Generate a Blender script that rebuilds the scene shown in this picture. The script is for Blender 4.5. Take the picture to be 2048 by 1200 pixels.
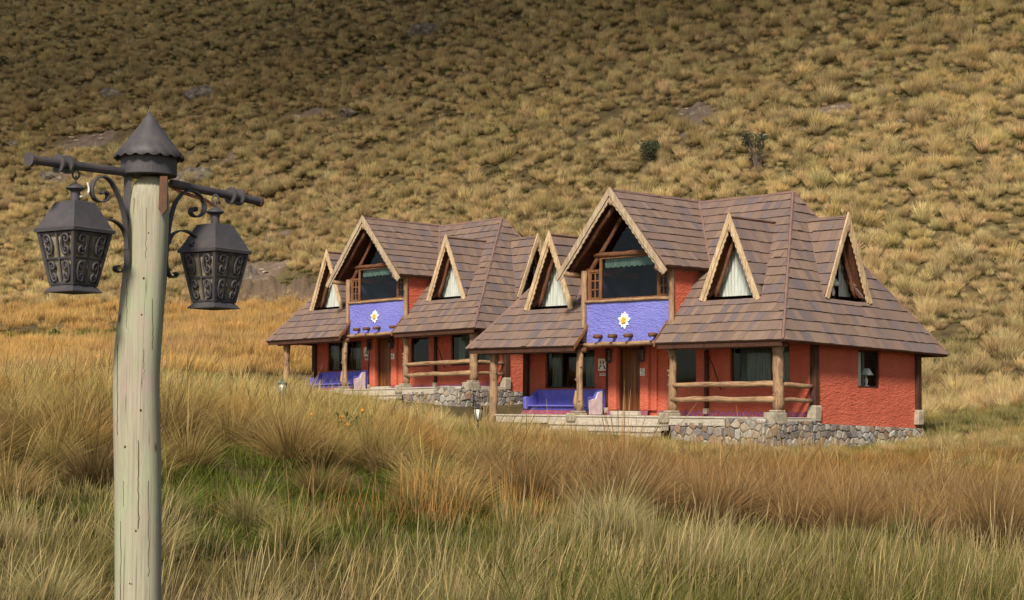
import bpy, math, random
import numpy as np
from mathutils import Matrix, Vector
R = math.radians
for o in list(bpy.data.objects): bpy.data.objects.remove(o)
scene = bpy.context.scene
COL = scene.collection

# ------------------------------------------------------------------ camera, sky, sun, exposure
FPX, PITCH, ROLL = 3397.0, math.atan(237.4/3397.0), 0.003
cam = bpy.data.cameras.new('camera'); cam.sensor_width = 36; cam.lens = FPX*36/2048
cam.clip_start = 0.1; cam.clip_end = 2000
camo = bpy.data.objects.new('camera', cam); COL.objects.link(camo)
camo.matrix_world = Matrix.Rotation(math.pi/2+PITCH, 4, 'X') @ Matrix.Rotation(ROLL, 4, 'Z')
scene.camera = camo
SUN_EL, SUN_DIR = R(41), (-0.24, -0.85)          # from the left, behind the camera
world = bpy.data.worlds.new('World'); scene.world = world; world.use_nodes = True
wn = world.node_tree.nodes; wl = world.node_tree.links
sky = wn.new('ShaderNodeTexSky'); sky.sky_type = 'NISHITA'; sky.sun_disc = False
sky.sun_elevation = SUN_EL; sky.sun_rotation = math.atan2(SUN_DIR[0], SUN_DIR[1])
sky.altitude = 3000; sky.dust_density = 6.0; sky.air_density = 1.0; sky.ozone_density = 0.6
wn['Background'].inputs['Strength'].default_value = 0.115
haz = wn.new('ShaderNodeMix'); haz.data_type = 'RGBA'; haz.blend_type = 'MULTIPLY'; haz.inputs[0].default_value = 1.0   # thin white cloud warms the blue
haz.inputs[7].default_value = (1.16, 1.0, 0.80, 1); wl.new(sky.outputs[0], haz.inputs[6]); wl.new(haz.outputs[2], wn['Background'].inputs['Color'])
sl = bpy.data.lights.new('sun', 'SUN'); sl.energy = 4.2; sl.angle = R(10); sl.color = (1.0, 0.91, 0.78)
so = bpy.data.objects.new('sun', sl); COL.objects.link(so)
_h = math.hypot(*SUN_DIR)
sd = Vector((SUN_DIR[0]/_h*math.cos(SUN_EL), SUN_DIR[1]/_h*math.cos(SUN_EL), math.sin(SUN_EL)))
so.rotation_euler = sd.to_track_quat('Z', 'Y').to_euler(); so.location = sd*100
scene.view_settings.view_transform = 'Standard'; scene.view_settings.look = 'None'
scene.view_settings.gamma = 1; scene.view_settings.exposure = 0.55
scene.cycles.max_bounces = 6; scene.cycles.transparent_max_bounces = 12
scene.cycles.diffuse_bounces = 3; scene.cycles.use_denoising = True

# ------------------------------------------------------------------ helpers
def pix(u, v, Y):
    du, dv = u-1024, v-600; c, s = math.cos(ROLL), math.sin(ROLL)
    du, dv = du*c+dv*s, -du*s+dv*c
    d = Vector((du/FPX, math.cos(PITCH)+dv/FPX*math.sin(PITCH), math.sin(PITCH)-dv/FPX*math.cos(PITCH)))
    return d*(Y/d.y)
def ray_plane(u, v, p0, n):
    d = pix(u, v, 1.0); return d*(Vector(p0).dot(n)/d.dot(n))
def lin(r, g, b):
    f = lambda c: ((c/255+0.055)/1.055)**2.4 if c/255 > 0.04045 else c/255/12.92
    return (f(r), f(g), f(b))

class MB:
    def __init__(s): s.v = []; s.f = []; s.c = []
    def add(s, vs, fs, c=None):
        n = len(s.v); s.v += [tuple(p) for p in vs]
        for f in fs: s.f.append(tuple(i+n for i in f)); s.c.append(c)
    def box(s, x0, x1, y0, y1, z0, z1, c=None):
        s.add([(x0,y0,z0),(x1,y0,z0),(x1,y1,z0),(x0,y1,z0),(x0,y0,z1),(x1,y0,z1),(x1,y1,z1),(x0,y1,z1)],
              [(3,2,1,0),(4,5,6,7),(0,1,5,4),(1,2,6,5),(2,3,7,6),(3,0,4,7)], c)
    def tube(s, pts, rad, n=8, c=None, cap=True, flat=None, sq=1.0):
        pts = [Vector(p) for p in pts]; m = len(pts)
        rad = [rad]*m if isinstance(rad, (int, float)) else rad
        ref = Vector(flat) if flat else None
        vs = []; prev = None
        for i, p in enumerate(pts):
            t = (pts[min(i+1, m-1)]-pts[max(i-1, 0)]).normalized()
            if ref: a = (ref-t*ref.dot(t)).normalized()
            else:
                if prev is None:
                    q = Vector((0,0,1)) if abs(t.z) < 0.9 else Vector((1,0,0)); a = (q-t*q.dot(t)).normalized()
                else: a = (prev-t*prev.dot(t)).normalized()
            prev = a; b = t.cross(a)
            for k in range(n):
                w = 2*math.pi*k/n; vs.append(p+(a*math.cos(w)+b*math.sin(w)*sq)*rad[i])
        fs = [(i*n+k, i*n+(k+1)%n, (i+1)*n+(k+1)%n, (i+1)*n+k) for i in range(m-1) for k in range(n)]
        if cap: fs += [tuple(range(n-1, -1, -1)), tuple(range((m-1)*n, m*n))]
        s.add(vs, fs, c)
    def ribbon(s, pts, w, th, side, c=None):
        pts = [Vector(p) for p in pts]; side = Vector(side).normalized(); m = len(pts); vs = []
        for i, p in enumerate(pts):
            t = (pts[min(i+1, m-1)]-pts[max(i-1, 0)]).normalized(); nn = t.cross(side).normalized()
            for a, b in ((1,1),(-1,1),(-1,-1),(1,-1)): vs.append(p+side*(a*w/2)+nn*(b*th/2))
        fs = [(i*4+k, i*4+(k+1)%4, i*4+4+(k+1)%4, i*4+4+k) for i in range(m-1) for k in range(4)]
        s.add(vs, fs+[(3,2,1,0), tuple(range(m*4-4, m*4))], c)
    def prism(s, poly, d, c=None):
        n = len(poly); d = Vector(d); p = [Vector(q) for q in poly]
        s.add(p+[q+d for q in p], [tuple(range(n-1,-1,-1)), tuple(range(n, 2*n))]+[(i,(i+1)%n,n+(i+1)%n,n+i) for i in range(n)], c)
    def lathe(s, prof, ctr, n=16, ax=None, c=None):
        ctr = Vector(ctr); vs = []
        for r, z in prof:
            for k in range(n):
                w = 2*math.pi*k/n; vs.append(ctr+Vector((r*math.cos(w), r*math.sin(w), z)))
        m = len(prof)
        fs = [(i*n+k, i*n+(k+1)%n, (i+1)*n+(k+1)%n, (i+1)*n+k) for i in range(m-1) for k in range(n)]
        s.add(vs, fs+[tuple(range(n-1,-1,-1)), tuple(range((m-1)*n, m*n))], c)
    def build(s, name, mat, parent=None, smooth=False, bevel=0, fixn=True):
        me = bpy.data.meshes.new(name); me.from_pydata(s.v, [], s.f)
        me.materials.append(mat)
        if any(x is not None for x in s.c):
            at = me.attributes.new('tint', 'FLOAT_COLOR', 'FACE')
            at.data.foreach_set('color', np.array([(x if x is not None else (1,1,1))+(1,) for x in s.c], 'f').ravel())
        if fixn:
            import bmesh
            b = bmesh.new(); b.from_mesh(me); bmesh.ops.recalc_face_normals(b, faces=b.faces); b.to_mesh(me); b.free()
        if smooth: me.polygons.foreach_set('use_smooth', [True]*len(me.polygons))
        o = bpy.data.objects.new(name, me); COL.objects.link(o)
        if parent: o.parent = parent
        if bevel:
            mo = o.modifiers.new('bevel', 'BEVEL'); mo.width = bevel; mo.segments = 2; mo.limit_method = 'ANGLE'
        return o
def tag(o, label=None, cat=None, group=None, kind=None):
    for k, v in (('label', label), ('category', cat), ('group', group), ('kind', kind)):
        if v: o[k] = v
    return o
def empty(name, loc, label=None, cat=None, group=None):
    o = bpy.data.objects.new(name, None); COL.objects.link(o); o.location = loc; o.empty_display_size = 0.2
    return tag(o, label, cat, group)
def copy_tree(o, parent=None):
    c = o.copy(); COL.objects.link(c)
    if parent: c.parent = parent
    for ch in list(o.children): copy_tree(ch, c)
    return c

# ------------------------------------------------------------------ materials
class NT:
    def __init__(s, name):
        s.m = bpy.data.materials.new(name); s.m.use_nodes = True; s.t = s.m.node_tree; s.n = s.t.nodes
        s.b = s.n['Principled BSDF']; s.out = s.n['Material Output']
    def node(s, ty, **kw):
        n = s.n.new(ty)
        for k, v in kw.items(): setattr(n, k, v)
        return n
    def link(s, a, b): s.t.links.new(a, b)
    def coord(s, sc=(1,1,1), which='Object'):
        tc = s.node('ShaderNodeTexCoord'); mp = s.node('ShaderNodeMapping'); mp.inputs['Scale'].default_value = sc
        s.link(tc.outputs[which], mp.inputs['Vector']); return mp.outputs[0]
    def noise(s, vec, scale, detail=4, rough=0.6, dist=0):
        n = s.node('ShaderNodeTexNoise'); n.inputs['Scale'].default_value = scale; n.inputs['Detail'].default_value = detail
        n.inputs['Roughness'].default_value = rough; n.inputs['Distortion'].default_value = dist
        if vec: s.link(vec, n.inputs['Vector'])
        return n.outputs['Fac']
    def ramp(s, fac, stops):
        r = s.node('ShaderNodeValToRGB'); e = r.color_ramp.elements
        while len(e) < len(stops): e.new(0.5)
        for i, (p, c) in enumerate(stops): e[i].position = p; e[i].color = tuple(c)+(1,)
        s.link(fac, r.inputs['Fac']); return r.outputs['Color']
    def mix(s, a, b, fac, mode='MIX'):
        m = s.node('ShaderNodeMix', data_type='RGBA', blend_type=mode)
        for sock, v in ((m.inputs[0], fac), (m.inputs[6], a), (m.inputs[7], b)):
            if hasattr(v, 'links') or hasattr(v, 'is_linked'): s.link(v, sock)
            elif isinstance(v, tuple): sock.default_value = v+(1,)
            else: sock.default_value = v
        return m.outputs[2]
    def bump(s, h, strength=0.5, dist=0.02):
        b = s.node('ShaderNodeBump'); b.inputs['Strength'].default_value = strength; b.inputs['Distance'].default_value = dist
        s.link(h, b.inputs['Height']); s.link(b.outputs[0], s.b.inputs['Normal'])
    def base(s, c):
        if isinstance(c, tuple): s.b.inputs['Base Color'].default_value = c+(1,)
        else: s.link(c, s.b.inputs['Base Color'])
    def set(s, rough=0.8, metal=0.0, spec=0.3):
        s.b.inputs['Roughness'].default_value = rough; s.b.inputs['Metallic'].default_value = metal
        s.b.inputs['Specular IOR Level'].default_value = spec; return s.m
def sc3(c, k): return tuple(x*k for x in c)
def mottled(name, c, var=0.25, scale=6, rough=0.8, bump=0.0, bd=0.01, stretch=(1,1,1), spec=0.3, metal=0.0):
    t = NT(name); v = t.coord(stretch); n = t.noise(v, scale, 6)
    t.base(t.ramp(n, [(0.3, sc3(c, 1-var)), (0.7, sc3(c, 1+var))]))
    if bump: t.bump(n, bump, bd)
    return t.set(rough, metal, spec)
def stucco(name, c, c2):
    t = NT(name); v = t.coord((1.0, 1.0, 2.6)); n1 = t.noise(v, 3.2, 5, 0.55, 0.6); n2 = t.noise(t.coord(), 0.7, 3)
    n3 = t.noise(v, 9.0, 3, 0.5, 0.5)
    col = t.mix(t.ramp(n2, [(0.35, c), (0.7, c2)]), sc3(c, 0.75), t.ramp(n3, [(0.55, (0,0,0)), (0.8, (0.5,)*3)]))
    t.base(col)
    stn = t.noise(t.coord((2.2, 2.2, 0.35)), 1.4, 5, 0.7); col = t.mix(col, sc3(c2, 0.62), t.ramp(stn, [(0.52, (0,0,0)), (0.72, (0.55,)*3)]))
    col = t.mix(col, tuple(min(1, x*1.1+.03) for x in c2), t.ramp(t.noise(t.coord(), 5.5, 6, 0.75), [(0.58, (0,0,0)), (0.75, (0.45,)*3)])); t.base(col)
    a = t.node('ShaderNodeMath', operation='MULTIPLY_ADD'); t.link(n1, a.inputs[0]); a.inputs[1].default_value = 1.0; t.link(n3, a.inputs[2])
    t.bump(a.outputs[0], 0.9, 0.05); return t.set(0.85, 0, 0.25)
def wood(name, c, c2, axis=2, scale=1.0, rough=0.75):
    st = [14.0*scale]*3; st[axis] = 1.1*scale
    t = NT(name); n = t.noise(t.coord(tuple(st)), 1.6, 6, 0.65, 0.3); n2 = t.noise(t.coord(), 2.0, 3)
    col = t.mix(t.ramp(n, [(0.3, c2), (0.55, c), (0.75, sc3(c, 1.25))]), c2, t.ramp(n2, [(0.45, (0,0,0)), (0.75, (0.6,)*3)]))
    t.base(col); t.bump(n, 0.5, 0.02); return t.set(rough, 0, 0.25)
M = {}
M['coral'] = stucco('coral_stucco', (0.46, 0.10, 0.056), (0.53, 0.128, 0.074))
M['blue'] = stucco('blue_stucco', (0.165, 0.17, 0.52), (0.215, 0.22, 0.60))
M['bench_blue'] = mottled('bench_blue', (0.11, 0.105, 0.42), 0.2, 3, 0.6, 0.15)
M['log'] = wood('weathered_log', lin(156,126,96), lin(86,64,48))
M['log_x'] = wood('weathered_log_lengthwise', lin(160,130,98), lin(90,66,50), axis=0)
M['dark_log'] = wood('brown_log', lin(112,74,50), lin(58,36,26), axis=0)
M['dark_wood'] = wood('dark_wood', lin(78,50,36), lin(42,26,20))
M['frame_wood'] = wood('window_wood', lin(128,88,58), lin(72,46,32))
M['barge'] = wood('pale_bargeboard', lin(196,172,136), lin(140,112,82))
M['barge_grey'] = wood('greyed_bargeboard', lin(174,156,130), lin(122,102,80))
M['soffit'] = wood('soffit_boards', lin(104,66,46), lin(56,34,26), axis=1)
def door_mat():
    t = NT('stained_door'); n = t.noise(t.coord((14, 14, 0.7)), 1.0, 5, 0.6, 0.4)
    t.base(t.ramp(n, [(0.3, lin(52,28,18)), (0.5, lin(92,52,24)), (0.7, lin(134,82,34))])); t.bump(n, 0.3, 0.01); return t.set(0.45, 0, 0.4)
M['door'] = door_mat()
def tile_mat():
    t = NT('roof_tile'); at = t.node('ShaderNodeAttribute', attribute_name='tint')
    n = t.noise(t.coord(), 2.2, 5); n2 = t.noise(t.coord((9, 9, 2.5)), 2.5, 4)
    c = t.mix(at.outputs['Color'], lin(104,92,92), t.ramp(n, [(0.5, (0,0,0)), (0.75, (0.55,)*3)]))
    c = t.mix(c, lin(160,128,108), t.ramp(n2, [(0.55, (0,0,0)), (0.8, (0.4,)*3)]))
    t.base(c); t.bump(n2, 0.25, 0.01); return t.set(0.7, 0, 0.3)
M['tile'] = tile_mat()
def flash_mat():
    t = NT('ridge_flashing'); n = t.noise(t.coord(), 1.6, 5, 0.7)
    t.base(t.ramp(n, [(0.35, lin(100,82,78)), (0.56, lin(118,92,84)), (0.67, lin(132,96,84)), (0.75, lin(190,180,172))])); return t.set(0.7)
M['flash'] = flash_mat()
def stone_mat():
    t = NT('field_stone'); v = t.coord((1, 1, 1.15)); w = t.noise(v, 3.0, 2)
    mp = t.node('ShaderNodeMix', data_type='VECTOR'); mp.inputs[0].default_value = 0.10
    tn = t.node('ShaderNodeTexNoise'); tn.inputs['Scale'].default_value = 2.4; t.link(v, tn.inputs['Vector'])
    t.link(v, mp.inputs[4]); t.link(tn.outputs['Color'], mp.inputs[5])
    vo = t.node('ShaderNodeTexVoronoi', feature='DISTANCE_TO_EDGE'); vc = t.node('ShaderNodeTexVoronoi', feature='F1')
    for x in (vo, vc):
        x.inputs['Scale'].default_value = 4.0; x.inputs['Randomness'].default_value = 0.9; t.link(mp.outputs[1], x.inputs['Vector'])
    sp = t.node('ShaderNodeSeparateColor'); t.link(vc.outputs['Color'], sp.inputs[0])
    col = t.ramp(sp.outputs[0], [(0.0, lin(104,98,96)), (0.3, lin(150,146,140)), (0.5, lin(172,160,142)), (0.7, lin(120,112,112)), (0.85, lin(150,120,100)), (1.0, lin(188,184,174))])
    n = t.noise(t.coord(), 14, 5); col = t.mix(col, lin(90,84,78), t.ramp(n, [(0.45, (0,0,0)), (0.8, (0.6,)*3)]))
    edge = t.ramp(vo.outputs['Distance'], [(0.0, (0,0,0)), (0.05, (1,1,1))])
    t.base(t.mix(lin(112,102,92), col, edge))
    h = t.ramp(vo.outputs['Distance'], [(0.0, (0,0,0)), (0.10, (0.8,)*3), (0.4, (1,1,1))])
    t.bump(h, 1.0, 0.10); return t.set(0.85)
M['stone'] = stone_mat()
def stones_mat():
    t = NT('rubble_stone'); at = t.node('ShaderNodeAttribute', attribute_name='tint'); n = t.noise(t.coord(), 8, 6, 0.7); n2 = t.noise(t.coord(), 2.3, 3)
    c = t.mix(at.outputs['Color'], lin(90,82,76), t.ramp(n, [(0.45, (0,0,0)), (0.75, (0.65,)*3)])); c = t.mix(c, lin(150,138,84), t.ramp(n2, [(0.62, (0,0,0)), (0.72, (0.5,)*3)]))
    t.base(c); t.bump(n, 0.7, 0.02); return t.set(0.88)
M['stones'] = stones_mat(); M['mortar'] = mottled('lime_mortar', lin(120,110,98), 0.25, 6, 0.9, 0.3)
M['ashlar'] = mottled('pale_stone', lin(150,140,122), 0.32, 6, 0.85, 0.5, 0.03)
M['concrete'] = mottled('deck_stone', lin(172,162,146), 0.26, 4, 0.85, 0.35, 0.01, (1, 1, 6))
def tilestrip_mat():
    t = NT('patterned_tile'); ck = t.node('ShaderNodeTexChecker'); ck.inputs['Scale'].default_value = 9
    ck.inputs['Color1'].default_value = lin(150,64,60)+(1,); ck.inputs['Color2'].default_value = lin(104,70,130)+(1,)
    t.link(t.coord(), ck.inputs['Vector']); n = t.noise(t.coord(), 18, 2)
    t.base(t.mix(ck.outputs['Color'], lin(178,104,80), t.ramp(n, [(0.5, (0,0,0)), (0.6, (0.7,)*3)]))); return t.set(0.5)
M['tilestrip'] = tilestrip_mat()
def glass_mat(name, k, ior):
    t = NT(name); t.n.remove(t.b); tr = t.node('ShaderNodeBsdfTransparent'); tr.inputs[0].default_value = (k, k*1.03, k*1.03, 1)
    g = t.node('ShaderNodeBsdfGlossy'); g.inputs['Roughness'].default_value = 0.02; g.inputs[0].default_value = (0.9, 0.95, 1, 1)
    f = t.node('ShaderNodeFresnel'); f.inputs['IOR'].default_value = ior; mx = t.node('ShaderNodeMixShader')
    t.link(f.outputs[0], mx.inputs[0]); t.link(tr.outputs[0], mx.inputs[1]); t.link(g.outputs[0], mx.inputs[2]); t.link(mx.outputs[0], t.out.inputs[0])
    return t.m
M['glass'] = glass_mat('window_glass', 0.62, 1.3); M['clear_glass'] = glass_mat('thin_glass', 0.93, 1.2)
def cloth_mat(name, c, c2):
    t = NT(name); n = t.noise(t.coord((6, 6, 0.6)), 2, 3); t.base(t.ramp(n, [(0.35, c2), (0.65, c)])); return t.set(0.9, 0, 0.1)
M['curtain'] = cloth_mat('curtain_cloth', lin(206,205,196), lin(168,170,164))
M['teal'] = cloth_mat('teal_cloth', lin(160,186,170), lin(126,156,142))
M['green_curtain'] = cloth_mat('grey_green_cloth', lin(150,168,158), lin(108,126,118))
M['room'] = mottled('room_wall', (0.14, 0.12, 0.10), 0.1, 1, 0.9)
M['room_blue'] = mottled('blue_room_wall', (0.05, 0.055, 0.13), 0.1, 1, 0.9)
M['white'] = mottled('white_paint', (0.78, 0.76, 0.72), 0.06, 3, 0.6)
M['sign_white'] = mottled('plaque_white', lin(228,220,206), 0.06, 6, 0.6)
M['ink'] = mottled('dark_paint', (0.03, 0.025, 0.03), 0.2, 4, 0.6)
M['ink_red'] = mottled('red_brown_paint', lin(150,80,60), 0.2, 4, 0.6)
M['yellow'] = mottled('yellow_paint', (0.75, 0.38, 0.03), 0.25, 12, 0.6, 0.3)
M['pinkish'] = mottled('whitewashed_stone', lin(190,172,176), 0.25, 4, 0.8, 0.2)
def iron_mat():
    t = NT('dark_iron'); n = t.noise(t.coord(), 9, 8, 0.72); n2 = t.noise(t.coord(), 30, 4)
    c = t.ramp(n, [(0.42, lin(66,64,68)), (0.58, lin(78,74,75)), (0.68, lin(94,78,66)), (0.80, lin(122,82,56))])
    t.base(c); t.bump(n2, 0.25, 0.003); return t.set(0.62, 0.25, 0.4)
M['iron'] = iron_mat()
def rust_mat():
    t = NT('rusty_iron'); n = t.noise(t.coord(), 22, 5, 0.7); t.base(t.ramp(n, [(0.35, lin(70,58,52)), (0.55, lin(96,66,48)), (0.78, lin(128,80,52))])); t.bump(n, 0.4, 0.003); return t.set(0.85, 0.1)
M['rust'] = rust_mat()
def post_mat():
    t = NT('painted_post'); g = t.noise(t.coord((75, 75, 1.5)), 1.6, 10, 0.8, 0.35); p = t.noise(t.coord((3, 3, 1.0)), 1.8, 5, 0.6)
    c = t.ramp(g, [(0.25, lin(84,76,66)), (0.40, lin(134,128,110)), (0.55, lin(154,149,128)), (0.8, lin(170,165,145))])
    c = t.mix(c, lin(144,158,124), t.ramp(p, [(0.48, (0,0,0)), (0.62, (0.55,)*3)]))
    vo = t.node('ShaderNodeTexVoronoi'); vo.inputs['Scale'].default_value = 7; t.link(t.coord((1.6, 1.6, 0.8)), vo.inputs['Vector'])
    c = t.mix(lin(96,74,54), c, t.ramp(vo.outputs['Distance'], [(0.07, (0,0,0)), (0.13, (1,1,1))]))
    ck = t.noise(t.coord((26, 26, 0.35)), 1.0, 3, 0.5); mk = t.noise(t.coord((9, 9, 1.6)), 1.0, 2)
    cr = t.mix(t.ramp(ck, [(0.485, (0,0,0)), (0.5, (1,1,1)), (0.515, (0,0,0))]), (0.0, 0.0, 0.0), t.ramp(mk, [(0.45, (0,0,0)), (0.52, (1,1,1))]))
    c = t.mix(c, lin(70,60,50), cr); c = t.mix(c, lin(160,140,134), t.ramp(t.noise(t.coord((5, 5, 2.2)), 1.3, 3), [(0.55, (0,0,0)), (0.66, (0.55,)*3)]))
    t.base(c); t.bump(g, 0.35, 0.004); return t.set(0.8, 0, 0.25)
M['post'] = post_mat()
def pane_mat():
    t = NT('clouded_pane'); n = t.noise(t.coord(), 14, 4); t.base(t.ramp(n, [(0.35, lin(100,92,76)), (0.65, lin(146,136,114))])); return t.set(0.35, 0, 0.5)
M['pane'] = pane_mat()
M['copper'] = mottled('copper_wire', lin(150,96,74), 0.3, 30, 0.5, 0, 0, (1,1,1), 0.4, 0.5)
M['green_metal'] = mottled('verdigris_metal', lin(70,88,88), 0.3, 14, 0.55)
M['black_metal'] = mottled('black_metal', lin(48,46,52), 0.3, 14, 0.55)
M['lamp_glass'] = mottled('frosted_glass', lin(214,216,200), 0.1, 8, 0.3, 0, 0, (1,1,1), 0.5)
def rock_mat():
    t = NT('lichen_rock'); n = t.noise(t.coord(), 1.7, 7, 0.7); n2 = t.noise(t.coord(), 0.9, 3)
    c = t.ramp(n, [(0.3, lin(64,56,52)), (0.55, lin(104,94,84)), (0.75, lin(150,138,120))])
    t.base(t.mix(c, lin(140,138,106), t.ramp(n2, [(0.55, (0,0,0)), (0.7, (0.5,)*3)]))); t.bump(n, 0.8, 0.1); return t.set(0.9)
M['rock'] = rock_mat(); M['pale_rock'] = mottled('pale_stone_chips', lin(150,134,118), 0.3, 5, 0.9, 0.4)
def earth_mat():
    t = NT('eroded_earth'); n = t.noise(t.coord((3, 3, 1.0)), 1.4, 7, 0.7, 0.6); t.base(t.ramp(n, [(0.3, lin(78,62,48)), (0.55, lin(118,98,78)), (0.75, lin(150,130,106))])); t.bump(n, 1.0, 0.25); return t.set(0.95)
M['earth'] = earth_mat()
def grass_mat(name, k=1.0, trans=0.35):
    t = NT(name); h = t.node('ShaderNodeAttribute', attribute_name='h'); r = t.node('ShaderNodeAttribute', attribute_name='r')
    tip = t.node('ShaderNodeAttribute', attribute_name='tip', attribute_type='INSTANCER')
    bas = t.node('ShaderNodeAttribute', attribute_name='low', attribute_type='INSTANCER')
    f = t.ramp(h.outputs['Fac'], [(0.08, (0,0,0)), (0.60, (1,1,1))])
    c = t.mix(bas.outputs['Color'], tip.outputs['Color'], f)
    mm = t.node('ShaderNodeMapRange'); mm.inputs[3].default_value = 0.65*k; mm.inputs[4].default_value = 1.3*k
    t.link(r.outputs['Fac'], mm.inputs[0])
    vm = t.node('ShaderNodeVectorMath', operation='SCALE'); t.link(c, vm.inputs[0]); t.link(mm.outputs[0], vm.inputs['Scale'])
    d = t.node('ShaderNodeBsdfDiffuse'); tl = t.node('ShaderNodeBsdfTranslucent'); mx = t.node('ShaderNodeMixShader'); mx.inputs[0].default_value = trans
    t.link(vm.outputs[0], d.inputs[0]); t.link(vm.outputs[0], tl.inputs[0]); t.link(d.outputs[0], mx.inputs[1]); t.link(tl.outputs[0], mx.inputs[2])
    t.link(mx.outputs[0], t.out.inputs[0]); t.n.remove(t.b); return t.m
M['grass'] = grass_mat('grass_blade')
def leaf_mat(name, c, var):
    t = NT(name); at = t.node('ShaderNodeAttribute', attribute_name='tint'); t.base(t.mix(sc3(c, 1-var), sc3(c, 1+var), at.outputs['Fac'])); return t.set(0.7)
M['leaf'] = leaf_mat('dark_leaf', (0.045, 0.055, 0.028), 0.6)
M['twig'] = mottled('twig_bark', (0.10, 0.075, 0.055), 0.3, 8)
M['stem'] = leaf_mat('green_stem', (0.045, 0.085, 0.02), 0.4)
M['orange'] = mottled('orange_petal', (0.70, 0.20, 0.015), 0.2, 30)

# ------------------------------------------------------------------ terrain
H1 = dict(x=3.229, y=56.218, t=0.823, z=0.0, sx=-0.008, sy=-0.001)
H2 = dict(x=-6.49, y=73.964, t=0.808, z=1.161, sx=0.008, sy=-0.002)
def hpt(h, x, y, z=0.0):
    c, s = math.cos(h['t']), math.sin(h['t'])
    return (h['x']+x*c+y*s, h['y']-x*s+y*c, h['z']+z+h['sx']*x+h['sy']*y)
ctl = [(0,0,-1.6),(-4,5,-1.55),(4,5,-1.6),(0,6,-1.55),(-5,11,-1.2),(0,11,-1.35),(5,11,-1.5),(-6,16,-0.85),(-2,17,-0.92),(2,17,-1.1),(7,16,-1.45),
       (-12,12,-1.0),(12,12,-1.6),(0,-10,-1.7),(-12,-10,-1.5),(12,-10,-1.8),(-25,5,-0.8),(25,5,-1.9)]
def cp(u, v, Y): p = pix(u, v, Y); ctl.append((p.x, p.y, p.z))
for Y, row in {22: [(0,-.25),(450,-.42),(800,-.78),(1200,-1.08),(1700,-1.35),(2048,-1.4)],
               30: [(-400,.2),(0,.0),(450,-.2),(800,-.65),(1200,-1.12),(1700,-1.38),(2048,-1.3)],
               38: [(0,.25),(450,.08),(800,-.48),(1200,-1.02),(1700,-1.28),(2048,-1.15),(2500,-.8)],
               48: [(0,.7),(450,.5),(750,-.05),(1100,-.62),(1500,-.98),(1700,-.98),(2048,-.6)],
               60: [(-400,1.7),(0,1.4),(450,1.25),(700,.35),(2048,.3),(2500,1.5)]}.items():
    for u, z in row: ctl.append(((u-1024)/FPX*Y, Y, z))
for x, y, z in [(-7,0,-.15),(-2.5,-1,-.5),(2,-1,-.62),(6.5,-1,-.92),(7.5,3,-.9),(7.5,8,-.8),(0,4,-.4),(-7,8,.0),(0,9,-.3)]: ctl.append(hpt(H1, x, y, z))
for x, y, z in [(-7,0,.15),(-2.5,-1,-.45),(2,-1,-.5),(6.5,-1,-.7),(7.5,5,-.5),(-7,8,.6),(0,4,-.1),(0,9,.2)]: ctl.append(hpt(H2, x, y, z))
for u, row in {0: [(745,66),(700,92),(655,112),(610,128),(400,146),(200,168),(0,198),(-300,250),(-500,300)],
               -500: [(740,70),(610,135),(400,155),(0,215),(-300,280)],
               450: [(745,66),(700,88),(655,105),(612,118),(400,136),(200,154),(0,178),(-300,220),(-500,260)],
               1000: [(620,96),(400,113),(200,129),(0,148),(-300,180),(-500,215)],
               1500: [(690,80),(390,96),(200,108),(0,122),(-300,148),(-500,175)],
               2048: [(800,70),(700,75),(600,80),(300,93),(0,109),(-300,130),(-500,155)],
               2600: [(780,70),(600,78),(300,91),(0,106),(-300,130)]}.items():
    for v, Y in row: cp(u, v, Y)
ctl = np.array(ctl)
def _U(r2): return np.where(r2 > 0, 0.5*r2*np.log(np.maximum(r2, 1e-9)), 0)
_n = len(ctl); _K = _U(((ctl[:, None, :2]-ctl[None, :, :2])**2).sum(-1))+np.eye(_n)*4.0
_P = np.c_[np.ones(_n), ctl[:, :2]]
_A = np.block([[_K, _P], [_P.T, np.zeros((3, 3))]])
_W = np.linalg.solve(_A, np.r_[ctl[:, 2], 0, 0, 0])
_rs = np.random.default_rng(5)
_wv = [(k*math.cos(a), k*math.sin(a), ph, amp) for k, a, ph, amp in zip(_rs.uniform(0.25, 2.2, 26), _rs.uniform(0, 6.28, 26), _rs.uniform(0, 6.28, 26), _rs.uniform(0.5, 1.0, 26))]
def wavy(X, Y, k=1.0):
    s = 0
    for a, b, p, m in _wv: s = s+m*np.sin((a*X+b*Y)*k+p)
    return s/7.0
def ground(X, Y):
    X = np.asarray(X, float); Y = np.asarray(Y, float); sh = X.shape; x = X.ravel(); y = Y.ravel(); out = np.empty(len(x))
    for i in range(0, len(x), 20000):
        xx = x[i:i+20000]; yy = y[i:i+20000]
        r2 = (xx[:, None]-ctl[:, 0])**2+(yy[:, None]-ctl[:, 1])**2
        out[i:i+20000] = _U(r2)@_W[:_n]+_W[_n]+_W[_n+1]*xx+_W[_n+2]*yy
    amp = np.clip((y-66)/40, 0, 1)*0.35+0.04
    return (out+amp*wavy(x, y)).reshape(sh)
def uv_of(X, Y, Z):
    zc = Y*math.cos(PITCH)+Z*math.sin(PITCH); yc = -Y*math.sin(PITCH)+Z*math.cos(PITCH)
    return 1024+FPX*X/zc, 600-FPX*yc/zc
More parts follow.
